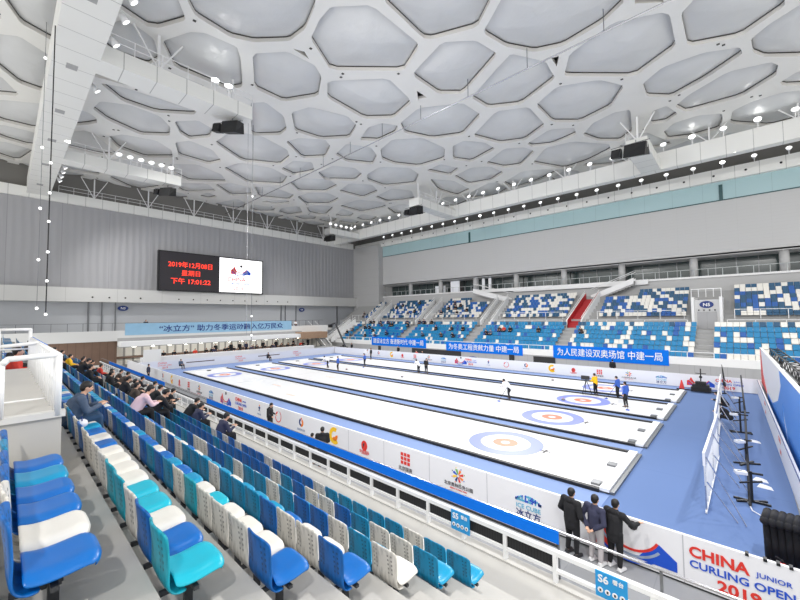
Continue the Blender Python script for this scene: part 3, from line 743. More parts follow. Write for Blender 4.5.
struct(MB().box(-66,-65.5,10.2,40,.9,1.2).build('trim_7',[brown]))
struct(MB().box(-66,-62.2,-2,10.6,0,3.95).build('wall_left',[brown]))
struct(MB().box(-61.9,-59.5,37.6,43.2,2.6,3.8).build('trim_8',[mat('wood_light',(168,138,112),.7,noise=.3,nscale=3)]))
tag(MB().box(-57.6,-57.4,12.6,14.6,0,2.5).build('white_partition',[white]),'white partition board standing behind the left corner of the rink','board')
bb=empty('deck_banner',(-61.9,11.4,5.2),PI/2,'pale blue banner with dark Chinese lettering hung on the upper deck','banner')
MB().box(0,25.4,-.02,.02,-.85,.78).build('banner_cloth',[bannerP],bb)
text('“冰立方” 助力冬季运动融入亿万民众',1.05,navy,bb,(4.0,-.03,-.45),bold=.016,sx=1.16)
dr=empty('deck_railing',(-62.1,-14,5.0),0,'thin grey railing along the upper left deck edge','railing')
k=MB(); k.box(-.02,.02,0,58,1.0,1.05)
k.build('hand_rail',[grey],dr); me=MB().box(-.02,.02,0,.05,0,1.0).mesh('post',[grey])
for i in range(39): p_=bpy.data.objects.new('post',me); COL.objects.link(p_); p_.parent=dr; p_.location=(0,1.5*i,0)
# video screen
sc_=empty('video_screen',(-70.6,17.5,11.3),PI/2,'large two part video screen, dark clock half and bright logo half','screen')
MB().box(-.25,17.95,-.1,.5,-.05,6.75).build('screen_frame',[black],sc_)
MB().box(0,9.45,-.16,-.1,.15,6.55).build('screen_dark_half',[scrOff],sc_)
MB().box(9.5,17.7,-.16,-.1,.15,6.55).build('screen_bright_half',[scrOn],sc_)
text('2019年12月08日',1.12,ledred,sc_,(4.75,-.2,4.15),bold=.004,align='CENTER',sx=.92)
text('星期日',1.05,ledred,sc_,(4.75,-.2,2.75),bold=.004,align='CENTER'); text('下午 17:01:22',1.12,ledred,sc_,(4.75,-.2,1.3),bold=.008,align='CENTER')
em=MB(); emblem(em,0,0,2.0); e=em.build('logo_artwork',LM,sc_); e.location=(13.3,-.2,4.4)
text('CHINA',1.1,red,sc_,(10.9,-.2,2.25),bold=.0); text('CURLING OPEN',.62,blueink,sc_,(10.9,-.2,1.6)); text('2019',1.0,red,sc_,(12.0,-.2,.55))
# ------------------------------------------------------------------ far stand
fm=MB()
for k in range(7):
    y0=47.0+.85*k; z=1.72+.5*k
    fm.box(-64,14,y0,y0+.86,z-.6,z)
fm.box(-70,14,46.2,47.0,-.3,1.5); fm.box(-70,14,52.95,54.6,1.0,4.75)
for k in range(8): fm.box(-70,14,55.0+.72*k,55.0+.72*(k+1),5.0,5.93+.46*k)
fm.box(-70,14,54.5,55.0,4.5,5.93); fm.box(-70,14,60.7,62,5,9.35)
struct(fm.build('floor',[conc2]))
struct(MB().box(-56,14,45.95,46.2,-.02,1.5).build('wall_back',[mat('under_parapet_grey',(176,176,178),.7,seam=[(0,1.2,.02,.8)])]))
for x0,x1 in ((-22.9,-22.2),(-19.6,-16.9),(-48,-47.4),(-40,-30.5)): struct(MB().box(x0,x1,45.85,45.95,0,1.35).build('door_1',[dark]))
struct(MB().box(-60.5,14,45.9,46.1,1.5,2.25).build('trim_9',[white]))
def railing(name,x0,x1,y,z0,z1,label,sp=2.0,m=white):
    o=empty(name,(x0,y,z0),0,label,'railing'); L=x1-x0
    MB().box(0,L,-.03,.03,z1-z0-.06,z1-z0).build('hand_rail',[m],o)
    n=int(L/sp); me=MB().box(-.03,.03,-.03,.03,0,z1-z0).mesh('post',[m])
    for i in range(n+1): p_=bpy.data.objects.new('post',me); COL.objects.link(p_); p_.parent=o; p_.location=(i*L/n,0,0)
    return o
railing('parapet_railing',-60.5,14,46.0,2.25,2.78,'white railing on the front parapet of the far stand')
# banners on far parapet
for x0,x1,z0,z1,t,l,sz in ((-49.7,-33.1-3.9,1.45,2.95,'建设冰立方 奋进新时代 中建一局','blue banner with white Chinese lettering, left of the three on the far parapet',.95),
  (-33.1,-21.0,1.30,2.65,'为冬奥工程贡献力量 中建一局','blue banner with white Chinese lettering, middle of the three on the far parapet',.92),
  (-17.1,-5.6,1.28,2.85,'为人民建设双奥场馆 中建一局','blue banner with white Chinese lettering, right of the three on the far parapet',.95)):
    bb=empty('parapet_banner',((x0+x1)/2,45.875,(z0+z1)/2),0,l,'banner'); w=(x1-x0)/2; h=(z1-z0)/2
    MB().box(-w,w,-.02,.02,-h,h).build('banner_cloth',[bannerB],bb)
    t_=text(t,sz,white,bb,(0,-.04,-.30),bold=.008,align='CENTER',sx=1)
    wd=t_.dimensions.x; t_.scale=(min(1.25,(2*w-1.0)/max(wd,.1)),1,1)
# cross aisle parapets
k=0
for a,b in ((-66,-60.6),(-57.2,-46.6),(-43,-32.6),(-29.2,-18.4),(-14.9,-4.6),(-1.2,12)):
    struct(MB().box(a,b,52.95,53.1,4.7,5.35).build('trim_10',[white]))
    railing('aisle_railing',a,b,53.02,5.35,5.85,f'white railing on the cross aisle of the far stand, {ORD(k+1)} section from the left')
    railing('bank_railing',a+.6,b-.4,54.45,5.93,6.98,f'white railing before the upper seat bank, {ORD(k+1)} section from the left'); k+=1
# stair flights with sloping parapets
def flight(p0,p1,w,label,axis='y',inner=None,steps=14):
    o=empty('stair_flight',p0,0,label,'stairs'); d=Vector(p1)-Vector(p0)
    n=Vector((1,0,0)) if axis=='y' else Vector((0,1,0))
    for s in (-1,1):
        q=n*(s*w/2); t=n*.09
        pts=[q-t,q+t,d+q+t,d+q-t]; lo=[p+Vector((0,0,-.5 if axis=='y' else -.35)) for p in pts]; hi=[p+Vector((0,0,1.0 if axis=='y' else .45)) for p in pts]
        m=MB().hexa([tuple(v) for v in lo]+[tuple(v) for v in hi]); 
        m.build('parapet',[white],o)
        MB().tube([tuple(q+Vector((0,0,1.35))),tuple(d+q+Vector((0,0,1.35)))],.04,6).build('hand_rail',[white],o)
    if inner:
        m=MB()
        for s in(-1,1): q=n*(s*(w/2-.12)); t=n*.02; pts=[q-t,q+t,d+q+t,d+q-t]; m.hexa([tuple(p) for p in pts]+[tuple(p+Vector((0,0,1.02))) for p in pts])
        m.build('red_lining',[inner],o)
    m=MB()
    for i in range(steps):
        a=d*(i/steps); b=d*((i+1)/steps)
        if axis=='y': m.box(-w/2,w/2,a.y,b.y,min(a.z,b.z)-.5,max(a.z,b.z))
        else: m.box(min(a.x,b.x),max(a.x,b.x),-w/2,w/2,min(a.z,b.z)-.5,max(a.z,b.z))
    m.build('steps',[inner or conc2],o)
    return o
flight((-58.3,53.4,4.8),(-58.3,59.0,8.9),2.3,'white stair flight, leftmost on the upper bank of the far stand')
flight((-44.6,53.4,4.8),(-44.6,59.4,9.0),2.0,'white stair flight between the second and third upper seat banks')
flight((-30.6,53.4,4.8),(-30.6,59.6,8.9),1.9,'white lower stair flight left of the middle of the far stand')
flight((-17.0,53.4,4.8),(-16.2,59.4,8.8),1.9,'bright red stair flight in the far stand',inner=redwall)
MB_r=MB().box(-1,1,6.0,6.1,3.3,4.9)
flight((-30.0,60.9,9.2),(-37.0,60.9,11.2),1.4,'white upper stair descending rightward from the concourse','x')
flight((-16.6,60.9,9.0),(-11.0,60.9,11.2),1.4,'white upper stair rising rightward to the concourse above the red stair','x')
# left end sloping parapets of the lower bank
flight((-63.5,46.3,1.2),(-63.5,53,5.2),1.8,'white sloping stair at the left end of the lower bank')
flight((-60.9,44.5,.6),(-66.8,44.5,4.4),1.6,'white stair rising leftward to the upper deck','x')
# tunnel portal with oval sign
p=empty('tunnel_portal',(-2.9,53.6,4.78),0,'white tunnel portal with blue oval N5 sign in the far stand','portal')
MB().box(-1.1,1.1,.25,6,0,3.3).build('portal_body',[mat('portal_grey',(205,205,205),.7)],p)
MB().box(-1.35,-1.1,0,6.2,0,3.6).build('side_wall',[white],p); MB().box(1.1,1.35,0,6.2,0,3.6).build('side_wall',[white],p)
MB().box(-.85,.85,.18,.25,0,1.95).build('portal_door',[mat('door_grey',(168,168,170),.6,seam=[(0,.85,.01,.6)])],p)
k=MB(); 
for x in (-.7,-.25,.25,.7): k.box(x-.06,x+.06,.15,.25,2.05,2.2)
k.build('portal_lights',[black],p)
MB().prism([(.62*math.cos(t*PI/8),2.75+.40*math.sin(t*PI/8)) for t in range(16)],.15,.24,'xz').build('oval_sign',[navy],p)
text('N5',.5,white,p,(0,.13,2.57),bold=.02,align='CENTER')
MB().tube([(-1.3,0,3.6),(-1.3,0,4.5),(1.3,0,4.5),(1.3,0,3.6)],.04,6).tube([(0,0,3.6),(0,0,4.5)],.03,6).tube([(-.65,0,3.6),(-.65,0,4.5)],.03,6).tube([(.65,0,3.6),(.65,0,4.5)],.03,6).build('top_railing',[white],p)
# back wall of far stand
struct(MB().box(-72,16,62,62.6,9.0,11.2).build('wall_back',[wallcol]))
struct(MB().box(-66,16,61.75,66,11.15,11.4).build('trim_11',[white]))
struct(MB().box(-36,-22.8,61.2,61.8,10.9,11.45).build('trim_12',[white])); 
struct(MB().box(-29.5,-9.5,61.3,61.75,10.7,11.4).build('trim_12',[white]))
struct(MB().box(-72,16,66.0,66.2,11.2,14.6).build('wall_back',[wallcol]))
struct(MB().box(-72,16,61.9,66.2,13.9,14.2).build('ceiling',[wallcol]))
struct(MB().box(-72,16,61.9,62.5,14.0,20.9).build('wall_back',[wallfar]))
struct(MB().box(-72.0,-62.9,60.4,62.2,4.6,23.9).build('wall_back',[mat('corner_grey',(184,184,184),.75,seam=[(2,2.0,.03,.9)])]))
n=0
colx=[-63.4,-54.7,-46.3,-37.9,-29.5,-21.2,-12.9,-4.5,3.9,12.3]
for i in range(9):
    n+=1; w=empty('window_%d'%n,((colx[i]+colx[i+1])/2,65.6,12.6)); struct(w); h=(colx[i+1]-colx[i])/2
    MB().box(-h,h,0,.1,-1.3,1.4).build('glass',[glassdark],w)
    k=MB()
    for q in range(5): x=-h+2*h*q/4; k.box(x-.05,x+.05,-.08,0,-1.3,1.4)
    k.box(-h,h,-.08,0,1.3,1.4); k.build('mullions',[grey],w)
for i,x in enumerate(colx):
    c=MB().cone((x,62.6,11.4),(x,62.6,13.95),.45,.45,16); o=c.build('round_column',[wallcol],None,True,origin=(x,62.6,11.4))
    tag(o,f'round grey concrete column on the concourse, {ORD(i+1)} from the left','column','concourse columns')
railing('concourse_railing',-64,14,61.85,11.4,12.35,'long grey glazed railing along the concourse',1.4,mat('rail_grey',(185,192,192),.4))
# white roll-up stands on the concourse
for x,w,h,l in ((-47.0,2.6,1.6,'low white display board on the concourse, left one'),(-43.2,2.2,3.2,'tall white display board on the concourse'),(-38.0,.6,3.0,'narrow white display board beside the column, left'),(-36.6,.6,3.0,'narrow white display board beside the column, middle'),(-35.2,.6,3.0,'narrow white display board, rightmost of the set')):
    tag(MB().box(x-w/2,x+w/2,63.3,63.4,11.4,11.4+min(h,2.4)).build('display_board',[mat('board_bright',(248,250,255),.5)]),l,'board')
# teal glazed band and catwalk above
struct(MB().box(-64.5,16,61.85,62.4,20.9,23.3).build('window_10',[teal]))
struct(MB().box(-64.5,16,61.80,61.95,20.86,20.98).build('trim_13',[tealdark]))
for x in (-38.6,-1.4): struct(MB().box(x-.18,x+.18,61.75,61.9,20.9,22.9).build('trim_14',[tealdark]))
struct(MB().box(-73,16,61.2,62.6,23.3,24.8).build('trim_15',[beamw]))
k=MB()
for i in range(26): k.ball((-62+3.0*i,61.15,24.0),(.13,.08,.13),8,5)
tag(k.build('beam_nozzles',[black]),'row of small black round nozzles along the lower white beam','nozzles')
struct(MB().box(-73,16,62.6,64,23.0,28.2).build('wall_back',[mat('upper_dark',(120,118,114),.8)]))
struct(MB().box(-73,-72.3,-16,64,24,29).build('wall_left',[mat('upper_dark2',(120,118,114),.8)]))
# ------------------------------------------------------------------ beams
ZB=24.1
def beam(name,x0,x1,y0,y1,z0,z1,m): 
    c=((x0+x1)/2,(y0+y1)/2,z0); mb=MB().box(x0,x1,y0,y1,z0,z1); mb.v=[(a-c[0],b_-c[1],z-c[2]) for a,b_,z in mb.v]
    return struct(mb.build(name,[m],None,False) if False else _b(mb,name,m,c))
def _b(mb,name,m,c):
    o=mb.build(name,[m]); o.location=c; return o
beam('trim_16',-72,18,1.75,4.05,ZB,26.3,beamw)
beam('trim_17',-72,18,54.0,55.1,ZB,26.2,beamw)
beam('trim_18',-72.6,-71.6,-16,60,23.6,25.0,beamy)
for i,x in enumerate((-25.4,-33.5,-41.5,-48.8,-57,-66)):
    tag(MB().box(-.35,.35,-.3,.3,-.02,.1).build('access_hatch',[conc2]),f'small grey hatch in the underside of the left beam, {ORD(i+1)} from the near end','hatch','beam hatches').location=(x,2.8,ZB)
stubs=[(-33.2,-31.2,4.05,14.6,'near'),(-55.6,-53.8,4.05,15.6,'n2'),(-8.6,-6.6,45.6,54,'f1'),(-38.6,-36.6,44.0,54,'f2'),(-64.5,-62.5,46,54,'f3')]
for x0,x1,y0,y1,_ in stubs:
    beam('trim_19',x0,x1,y0,y1,ZB,25.3,beamy)
def catwalk_rail(pts_,label):
    o=empty('catwalk_railing',pts_[0],0,label,'railing'); a=Vector(pts_[0]);d=Vector(pts_[1])-a; n=max(2,int(d.length/1.6)); k=MB()
    for h in (.5,1.0): k.beam((0,0,h),tuple(d+Vector((0,0,h))),.05,.05)
    k.build('rails',[white],o); me=MB().beam((0,0,0),(0,0,1.0),.05,.05).mesh('post',[white])
    for i in range(n+1): p_=bpy.data.objects.new('post',me); COL.objects.link(p_); p_.parent=o; p_.location=d*i/n
catwalk_rail([(-31.2,4.2,25.3),(-31.2,14.6,25.3)],'white railing on the nearest catwalk stub, right side')
catwalk_rail([(-33.1,4.2,25.3),(-33.1,14.6,25.3)],'white railing on the nearest catwalk stub, left side')
catwalk_rail([(-53.8,4.2,25.3),(-53.8,15.6,25.3)],'white railing on the second catwalk stub from the camera')
catwalk_rail([(-71.7,5,25.0),(-71.7,59,25.0)],'white railing on top of the left wall beam')
catwalk_rail([(-36.6,44.2,25.3),(-36.6,54,25.3)],'white railing on the middle catwalk stub across the hall')
catwalk_rail([(-8.6,45.8,25.3),(-8.6,54,25.3)],'white railing on the right catwalk stub across the hall')
# hangers from ceiling to the beams
ZC=28.0
def hanger(x,y,z,v,lab):
    o=empty('hanger_strut',(x,y,z),0,lab,'strut','roof hanger struts')
    k=MB(); k.beam((0,0,0),(0,0,ZC-z),.16,.16)
    if v: k.beam((0,0,0),(1.6*v[0],1.6*v[1],ZC-z),.1,.1); k.beam((0,0,0),(-1.6*v[0],-1.6*v[1],ZC-z),.1,.1)
    k.build('steel_strut',[white],o)
hl='white steel strut hanging a catwalk from the roof frame'
for x,y,v in ((-31.6,7.5,(0,1)),(-32.8,13.5,None),(-54,8,(0,1)),(-54.5,14.8,None),(-37.5,45,None),(-37.6,50,(0,1)),(-7.6,46.5,(1,0)),(-63.5,47,None)): hanger(x,y,25.3,v,hl)
for y in (9,16,23,30,37,44,51): hanger(-71.9,y,25.0,(0,1),hl)
for x in (-66,-58,-50,-42,-34,-26,-18,-10,-2,5): hanger(x,54.8,26.2,(1,0) if x%16 else None,hl)
for x in (-60,-45,-30): hanger(x,2.2,26.3,(1,0),hl)
# floodlights
def make_flood(glow):
    o=empty('floodlight'); MB().box(-.05,.05,-.05,.05,0,.6).build('bracket',[white],o)
    k=MB(); k.cone((0,.12,.72),(0,-.22,.92),.20,.34,12); k.build('lamp_housing',[white],o,True)
    k=MB(); k.cone((0,-.225,.922),(0,-.25,.937),.31,.29,12); k.build('lamp_face',[lampglow if glow else lampdim],o); return o
fd=make_flood(False); fb=make_flood(True)
first={'d':True,'b':True}
def flood(kind,loc,rz,label,group=None):
    base_={'d':fd,'b':fb}[kind]
    if first[kind]: base_.location=loc; base_.rotation_euler=(0,0,rz); base_['label']=label; base_['category']='floodlight'; base_['group']=group or 'floodlights'; first[kind]=False; return base_
    return copy_tree(base_,loc,rz,label,group)
for i in range(27):
    x=-64+2.75*i
    br=i in (22,24); flood('b' if br else 'd',(x,54.3,26.2),0,'glaring white floodlight on the upper far beam, '+('left' if i==22 else 'right')+' one of the pair' if br else 'small white floodlight in the row on top of the upper far beam','upper beam floodlights' if not br else None)
for i in range(25):
    x=-62+2.9*i
    br=i in (21,9); fl_=flood('b' if br else 'd',(x,61.5,24.8),0,('glaring white floodlight on the lower far beam, '+('right' if i==21 else 'left')+' one') if br else 'small white floodlight in the row on the lower far beam','lower beam floodlights' if not br else None); fl_.scale=(.85,.85,.85)
for y,x in ((11.5,-31.4),(12.6,-31.4)): flood('b',(x,y,25.3),1.2,'glaring white floodlight on the nearest catwalk stub, '+('nearer' if y<12 else 'farther')+' one')
for i in range(6): flood('d',(-54,9+1.1*i,25.3),1.2,'small white floodlight on the second catwalk stub','stub floodlights')
for i in range(5): flood('d',(-63,46.5+1.4*i,25.3),1.2,'small white floodlight on the farthest catwalk stub','corner floodlights')
# small lamps along the left beam edge
for i,x in enumerate((-24.6,-26.6,-29.4,-36.5,-58,-60,-62,-64)):
    o=empty('edge_lamp',(x,4.15,24.9),0,'small white cone lamp bracketed to the right edge of the left beam','lamp','left beam edge lamps')
    MB().beam((0,-.1,0),(0,.12,0),.05,.05).cone((0,.1,0),(0,.45,-.45),.09,.26,10).build('lamp_shade',[white],o,True); MB().cone((0,.452,-.452),(0,.47,-.47),.22,.2,10).build('lamp_face',[lampdim],o)
# speaker clusters
def speakers(x,y,z,lab,s=1,rot=0):
    o=empty('speaker_cluster',(x,y,z),rot,lab,'loudspeaker')
    k=MB(); k.hexa([(-.9*s,-.5*s,-1.5*s),(.7*s,-.7*s,-1.7*s),(.9*s,.4*s,-1.4*s),(-.7*s,.5*s,-1.2*s),(-.8*s,-.4*s,-.4*s),(.8*s,-.5*s,-.5*s),(.8*s,.5*s,-.3*s),(-.8*s,.5*s,-.3*s)])
    k.build('speaker_cabinet',[black],o); k=MB(); k.hexa([(-1.9*s,-.3*s,-1.2*s),(-1.2*s,-.4*s,-1.3*s),(-1.1*s,.3*s,-1.2*s),(-1.8*s,.3*s,-1.1*s),(-1.8*s,-.3*s,-.5*s),(-1.1*s,-.3*s,-.5*s),(-1.1*s,.3*s,-.4*s),(-1.8*s,.3*s,-.4*s)]); k.build('speaker_cabinet',[black],o)
    MB().beam((-1.9*s,0,-.3),(1*s,0,-.3),.06,.06).beam((0,0,-.3),(0,0,0),.06,.06).build('hanging_frame',[grey],o)
speakers(-32.2,13.3,ZB,'black loudspeaker cluster under the nearest catwalk stub',.95,.6)
speakers(-54.7,14.3,ZB,'black loudspeaker cluster under the second catwalk stub',1.0,.6)
speakers(-7.6,45.4,ZB+1.0,'black loudspeaker cluster at the end of the right catwalk stub',1.25)
speakers(-37.6,44.5,ZB+.4,'black loudspeaker cluster under the middle catwalk stub across the hall',1.2)
speakers(-63.5,47,ZB+.2,'black loudspeaker cluster near the far left corner',1.1)
# pipe with droppers
pp=empty('ceiling_pipe',(-30,28.4,26.5),0,'thin white pipe running diagonally under the roof','pipe')
MB().cone((-41.5,0,0),(34,0,0),.055,.055,8).build('pipe',[chrome],pp,True)
for i in range(13): MB().cone((-38+5.6*i,0,0),(-38+5.6*i,0,1.7),.03,.03,6).build('dropper',[grey],pp)
# light ropes
def rope(x,y,z0,z1,zs,lab,m=grey,rad=.018):
    o=empty('hanging_cable',(x,y,z1),0,lab,'cable'); MB().cone((0,0,0),(0,0,z1-0-z1+(z0-z1)),rad,rad,6).build('cable',[m],o)
    for z in zs: MB().ball((.0,.0,z-z1),(.075,.075,.085),10,6).build('light_ball',[lampdim],o,True)
rope(-29.6,1.68,6.75,24.2,[6.85,8.8,10.5,12.3,14.0,15.8],'dark hanging cable with small white balls, right of the two at left',black,.03)
rope(-29.6,1.30,7.1,24.2,[7.2,10.0,13.0,16.6,22.0],'pale hanging cable with small white balls, left of the two at left',grey,.013)
rope(-32.0,15.05,4.2,24.1,[5.0,6.7,17.5],'thin cable hanging from the end of the nearest catwalk stub',grey,.022)
rope(-32.0,14.6,5,24.1,[],'second thin cable beside it under the nearest catwalk stub',chrome,.015)
# ------------------------------------------------------------------ ceiling (foam-cell roof)
def ray(u,v): return Fv*f_+Rv*(u-400)-Uv*(v-300)
def onC(u,v):
    d=ray(u,v); t=(ZC-6.5)/d.z; return (d.x*t,d.y*t)
# measured cell centres of the roof, in metres on the ceiling plane
C1=lambda L:[(x/2.667+100,y/2.667) for x,y in L]
C2=lambda L:[(x/2.667+340,y/2.667) for x,y in L]
C3=lambda L:[(x/3.333+560,y/3.333) for x,y in L]
Z2=lambda L:[(x/2.963+260,y/2.963) for x,y in L]
A0=lambda L:[(x/2.963,y/2.963) for x,y in L]
# outlines of the openings as surveyed, laid on the real ceiling plane
HOLES=[C1(q) for q in ([(240,0),(262,42),(350,95),(410,108),(500,105),(540,75),(568,10),(560,-70),(400,-120),(270,-70)],
[(45,15),(125,68),(155,72),(225,52),(205,0),(150,-60),(60,-40)],[(15,85),(60,65),(90,75),(130,105),(143,150),(120,165),(50,140),(10,110)],
[(165,110),(240,85),(280,88),(365,125),(375,155),(380,232),(340,238),(200,180)],[(410,145),(500,140),(570,175),(588,205),(580,255),(490,270),(415,235)],
[(580,460),(620,442),(680,448),(700,465),(680,482),(600,480)],[(400,275),(440,272),(490,310),(498,345),(480,360),(405,362)],
[(510,300),(560,285),(660,310),(685,335),(665,368),(590,372),(520,350)],[(200,325),(260,322),(300,345),(290,365),(240,370),(215,355)],
[(0,270),(80,280),(160,310),(188,340),(185,362),(110,360),(20,320),(-20,290)],[(0,222),(60,232),(180,270),(258,297),(250,306),(150,300),(60,270)],
[(305,380),(350,350),(430,362),(500,400),(505,420),(480,440),(380,430)],[(495,378),(530,368),(600,372),(615,390),(600,420),(540,422)],
[(632,412),(660,385),(720,395),(735,415),(725,437),(660,430)],[(20,365),(60,358),(150,375),(190,400),(195,420),(120,420),(50,395)],
[(200,380),(240,375),(300,400),(325,430),(290,438),(210,415)],[(490,450),(520,432),(560,435),(565,455),(520,465)],
[(340,450),(380,438),(450,450),(490,470),(480,490),(400,485)],[(190,438),(260,440),(320,465),(335,485),(240,482),(195,460)],
[(507,488),(540,475),(610,478),(635,495),(600,512),(530,510)],[(305,492),(350,488),(400,500),(405,520),(350,522)],
[(418,500),(460,500),(512,520),(500,532),(430,525)],[(525,525),(560,513),(610,515),(640,530),(610,545),(550,545)],
[(645,510),(670,492),(720,495),(733,510),(700,525)],[(645,550),(690,535),(750,540),(755,552),(700,565)],[(20,425),(100,430),(160,450),(185,468),(60,450)],
[(190,488),(280,492),(300,508),(230,512)])]
HOLES+=[Z2(q) for q in ([(150,115),(175,60),(210,20),(330,15),(465,125),(470,140),(425,210),(210,208)],[(200,240),(380,232),(440,290),(447,305),(395,350),(310,352),(200,290)],
[(375,0),(490,105),(510,108),(635,75),(672,0),(640,-60),(420,-70)],[(455,215),(540,125),(640,120),(705,160),(600,278),(530,278),(460,230)],
[(295,415),(320,378),(360,365),(410,372),(400,395),(350,418)],[(415,365),(470,320),(600,305),(655,340),(600,400),(510,412),(430,395)])]
HOLES+=[C2(q) for q in ([(395,80),(430,20),(470,-60),(680,-60),(748,5),(690,60),(590,118),(520,132),(450,118),(400,90)],[(358,258),(430,180),(455,150),(540,170),(565,210),(480,275),(400,284)],
[(360,362),(420,300),(500,290),(540,335),(490,372),(430,380)],[(525,280),(580,232),(690,215),(755,230),(720,285),(640,325),(570,325)],[(508,382),(560,350),(615,345),(620,360),(565,382),(520,388)],
[(108,398),(140,372),(220,368),(280,395),(278,425),(210,445),(145,438),(112,425)],[(300,390),(330,375),(385,380),(415,397),(350,432),(302,425)],[(392,435),(440,398),(490,395),(515,405),(480,440),(440,446)],
[(515,435),(550,395),(620,378),(715,385),(720,400),(660,430),(600,450)],[(305,470),(350,448),(400,445),(435,460),(400,482),(345,492)],[(240,455),(270,442),(308,450),(290,465)],
[(80,465),(110,448),(180,450),(203,465),(195,488),(120,495),(80,480)],[(100,525),(140,505),(185,510),(195,530),(130,538)],[(125,555),(160,545),(240,550),(235,570),(150,572)],[(445,485),(490,460),(540,455),(575,458),(530,478),(470,500)],
[(245,480),(300,485),(340,505),(310,520),(270,505)])]
HOLES+=[C3(q) for q in ([(22,245),(40,180),(180,80),(330,50),(355,55),(378,155),(245,252),(30,250)],[(408,45),(450,0),(520,-60),(700,-80),(740,-20),(745,20),(600,120),(430,152)],
[(645,130),(700,85),(800,20),(880,10),(880,170),(800,185),(690,185),(655,170)],[(275,280),(340,225),(480,175),(600,158),(608,180),(480,265),(370,325),(290,322)],[(395,350),(440,315),(560,245),(690,215),(712,225),(705,255),(600,320),(430,368)],
[(760,270),(800,245),(900,220),(900,275),(770,275)],[(578,370),(640,340),(740,310),(860,295),(860,380),(700,420),(570,410)],[(345,440),(380,410),(460,385),(540,378),(542,400),(530,430),(440,455),(360,465)],
[(75,450),(110,410),(180,375),(235,365),(240,440),(200,470),(130,470)],[(318,375),(350,362),(372,382),(350,400),(315,405)])]
HOLES+=[A0(q) for q in ([(40,0),(70,60),(155,110),(180,0),(170,-60),(60,-40)],[(0,115),(60,120),(150,180),(140,210),(120,262),(60,240),(0,185)])]
SMALL=[C1([(515,130),(545,138),(558,158)]),C2([(563,155),(585,150),(578,178)]),C2([(205,242),(232,260),(208,265)]),C3([(250,12),(345,8),(340,-15),(250,-15)])]
def chaikin(poly,t=.14):
    o=[]
    for i in range(len(poly)):
        a=poly[i];b=poly[(i+1)%len(poly)]
        if (b-a).length<.25: o.append((a+b)/2); continue
        o+= [a.lerp(b,t),a.lerp(b,1-t)]
    return o
def inside(p,poly):
    r=False; n=len(poly)
    for i in range(n):
        a=poly[i];b=poly[(i+1)%n]
        if (a.y>p.y)!=(b.y>p.y) and p.x<(b.x-a.x)*(p.y-a.y)/(b.y-a.y)+a.x: r=not r
    return r
def area(p): return .5*sum(p[i].x*p[(i+1)%len(p)].y-p[(i+1)%len(p)].x*p[i].y for i in range(len(p)))
def ccw(p): return p if area(p)>0 else p[::-1]
XA,XB,YA,YB=-76,22,-20,66
def prep(L): return ccw([Vector(onC(*q)) for q in L])
traced=[]
for L in HOLES:
    p=prep(L); c=sum(p,Vector((0,0)))/len(p)
    if all(XA+1<v.x<XB-1 and YA+1<v.y<YB-1 for v in p): traced.append(chaikin(p,.09))
def grow(p,d):
    c=sum(p,Vector((0,0)))/len(p); return [v+(v-c).normalized()*d for v in p]
GAP=.62
for i in range(len(traced)):
    c=sum(traced[i],Vector((0,0)))/len(traced[i]); oth=[t for j,t in enumerate(traced) if j!=i and (t[0]-c).length<18]
    for d in (.55,.42,.3,.2,.1):
        g=grow(traced[i],d+GAP)
        dense=[g[k].lerp(g[(k+1)%len(g)],q/3) for k in range(len(g)) for q in range(3)]
        if not any(inside(v,o) for v in dense for o in oth) and not any(inside(v,g) for o in oth for v in o):
            traced[i]=grow(traced[i],d); break
pts=[sum(p,Vector((0,0)))/len(p) for p in traced]; nt_=len(pts)
rr=random.Random(11); sp=5.2
for i in range(-1,22):
    for j in range(-1,19):
        q=Vector((-76+i*sp*.95+rr.uniform(-.9,.9)+(j%2)*sp*.5,-19+j*sp*.92+rr.uniform(-.9,.9)))
        if q.x>24: continue
        if any(inside(q,p) for p in traced) or min((q-v).length for p in traced for v in p)<2.3: continue
        if min((q-p_).length for p_ in pts)>3.9: pts.append(q)
def clip(poly,n,c):
    out=[]
    for i in range(len(poly)):
        a=poly[i];b=poly[(i+1)%len(poly)]; da=a.dot(n)-c; db=b.dot(n)-c
        if da<=0: out.append(a)
        if (da<0)!=(db<0) and abs(da-db)>1e-9: out.append(a+(b-a)*(da/(da-db)))
    return out
holes=list(traced)
def clash(poly,others):
    for o in others:
        if any(inside(v,o) for v in poly) or any(inside(v,poly) for v in o): return True
    return False
for i in range(nt_,len(pts)):
    p_=pts[i]; inner=[Vector((p_.x+a,p_.y+b)) for a,b in((-7,-7),(7,-7),(7,7),(-7,7))]
    inner=[Vector((min(max(v.x,XA+.6),XB-.6),min(max(v.y,YA+.6),YB-.6))) for v in inner]
    for j,q in enumerate(pts):
        if j<nt_ or i==j or (q-p_).length>15: continue
        n=(q-p_).normalized(); inner=clip(inner,n,n.dot((p_+q)/2)-.5)
        if len(inner)<3: break
    if len(inner)<3: continue
    for t in traced:       # keep clear of the surveyed openings
        if len(inner)<3: break
        v=min(t,key=lambda v:(v-p_).length)
        if (v-p_).length<12:
            n=(v-p_).normalized(); inner=clip(inner,n,n.dot(v)-.9)
    if len(inner)<3 or abs(area(inner))<2.5: continue
    inner=chaikin(ccw(inner))
    k=0; c=sum(inner,Vector((0,0)))/len(inner)
    near=[t for t in holes if (t[0]-c).length<16]
    while clash([c+(v-c)*1.12 for v in inner],near) and k<8: inner=[c+(v-c)*.88 for v in inner]; k+=1
    if k<8 and abs(area(inner))>2.5: holes.append(inner)
small=[]
for L in SMALL:
    p=prep(L)
    if all(XA+1<v.x<XB-1 and YA+1<v.y<YB-1 for v in p) and not clash(p,holes): small.append(p)
from mathutils.geometry import delaunay_2d_cdt
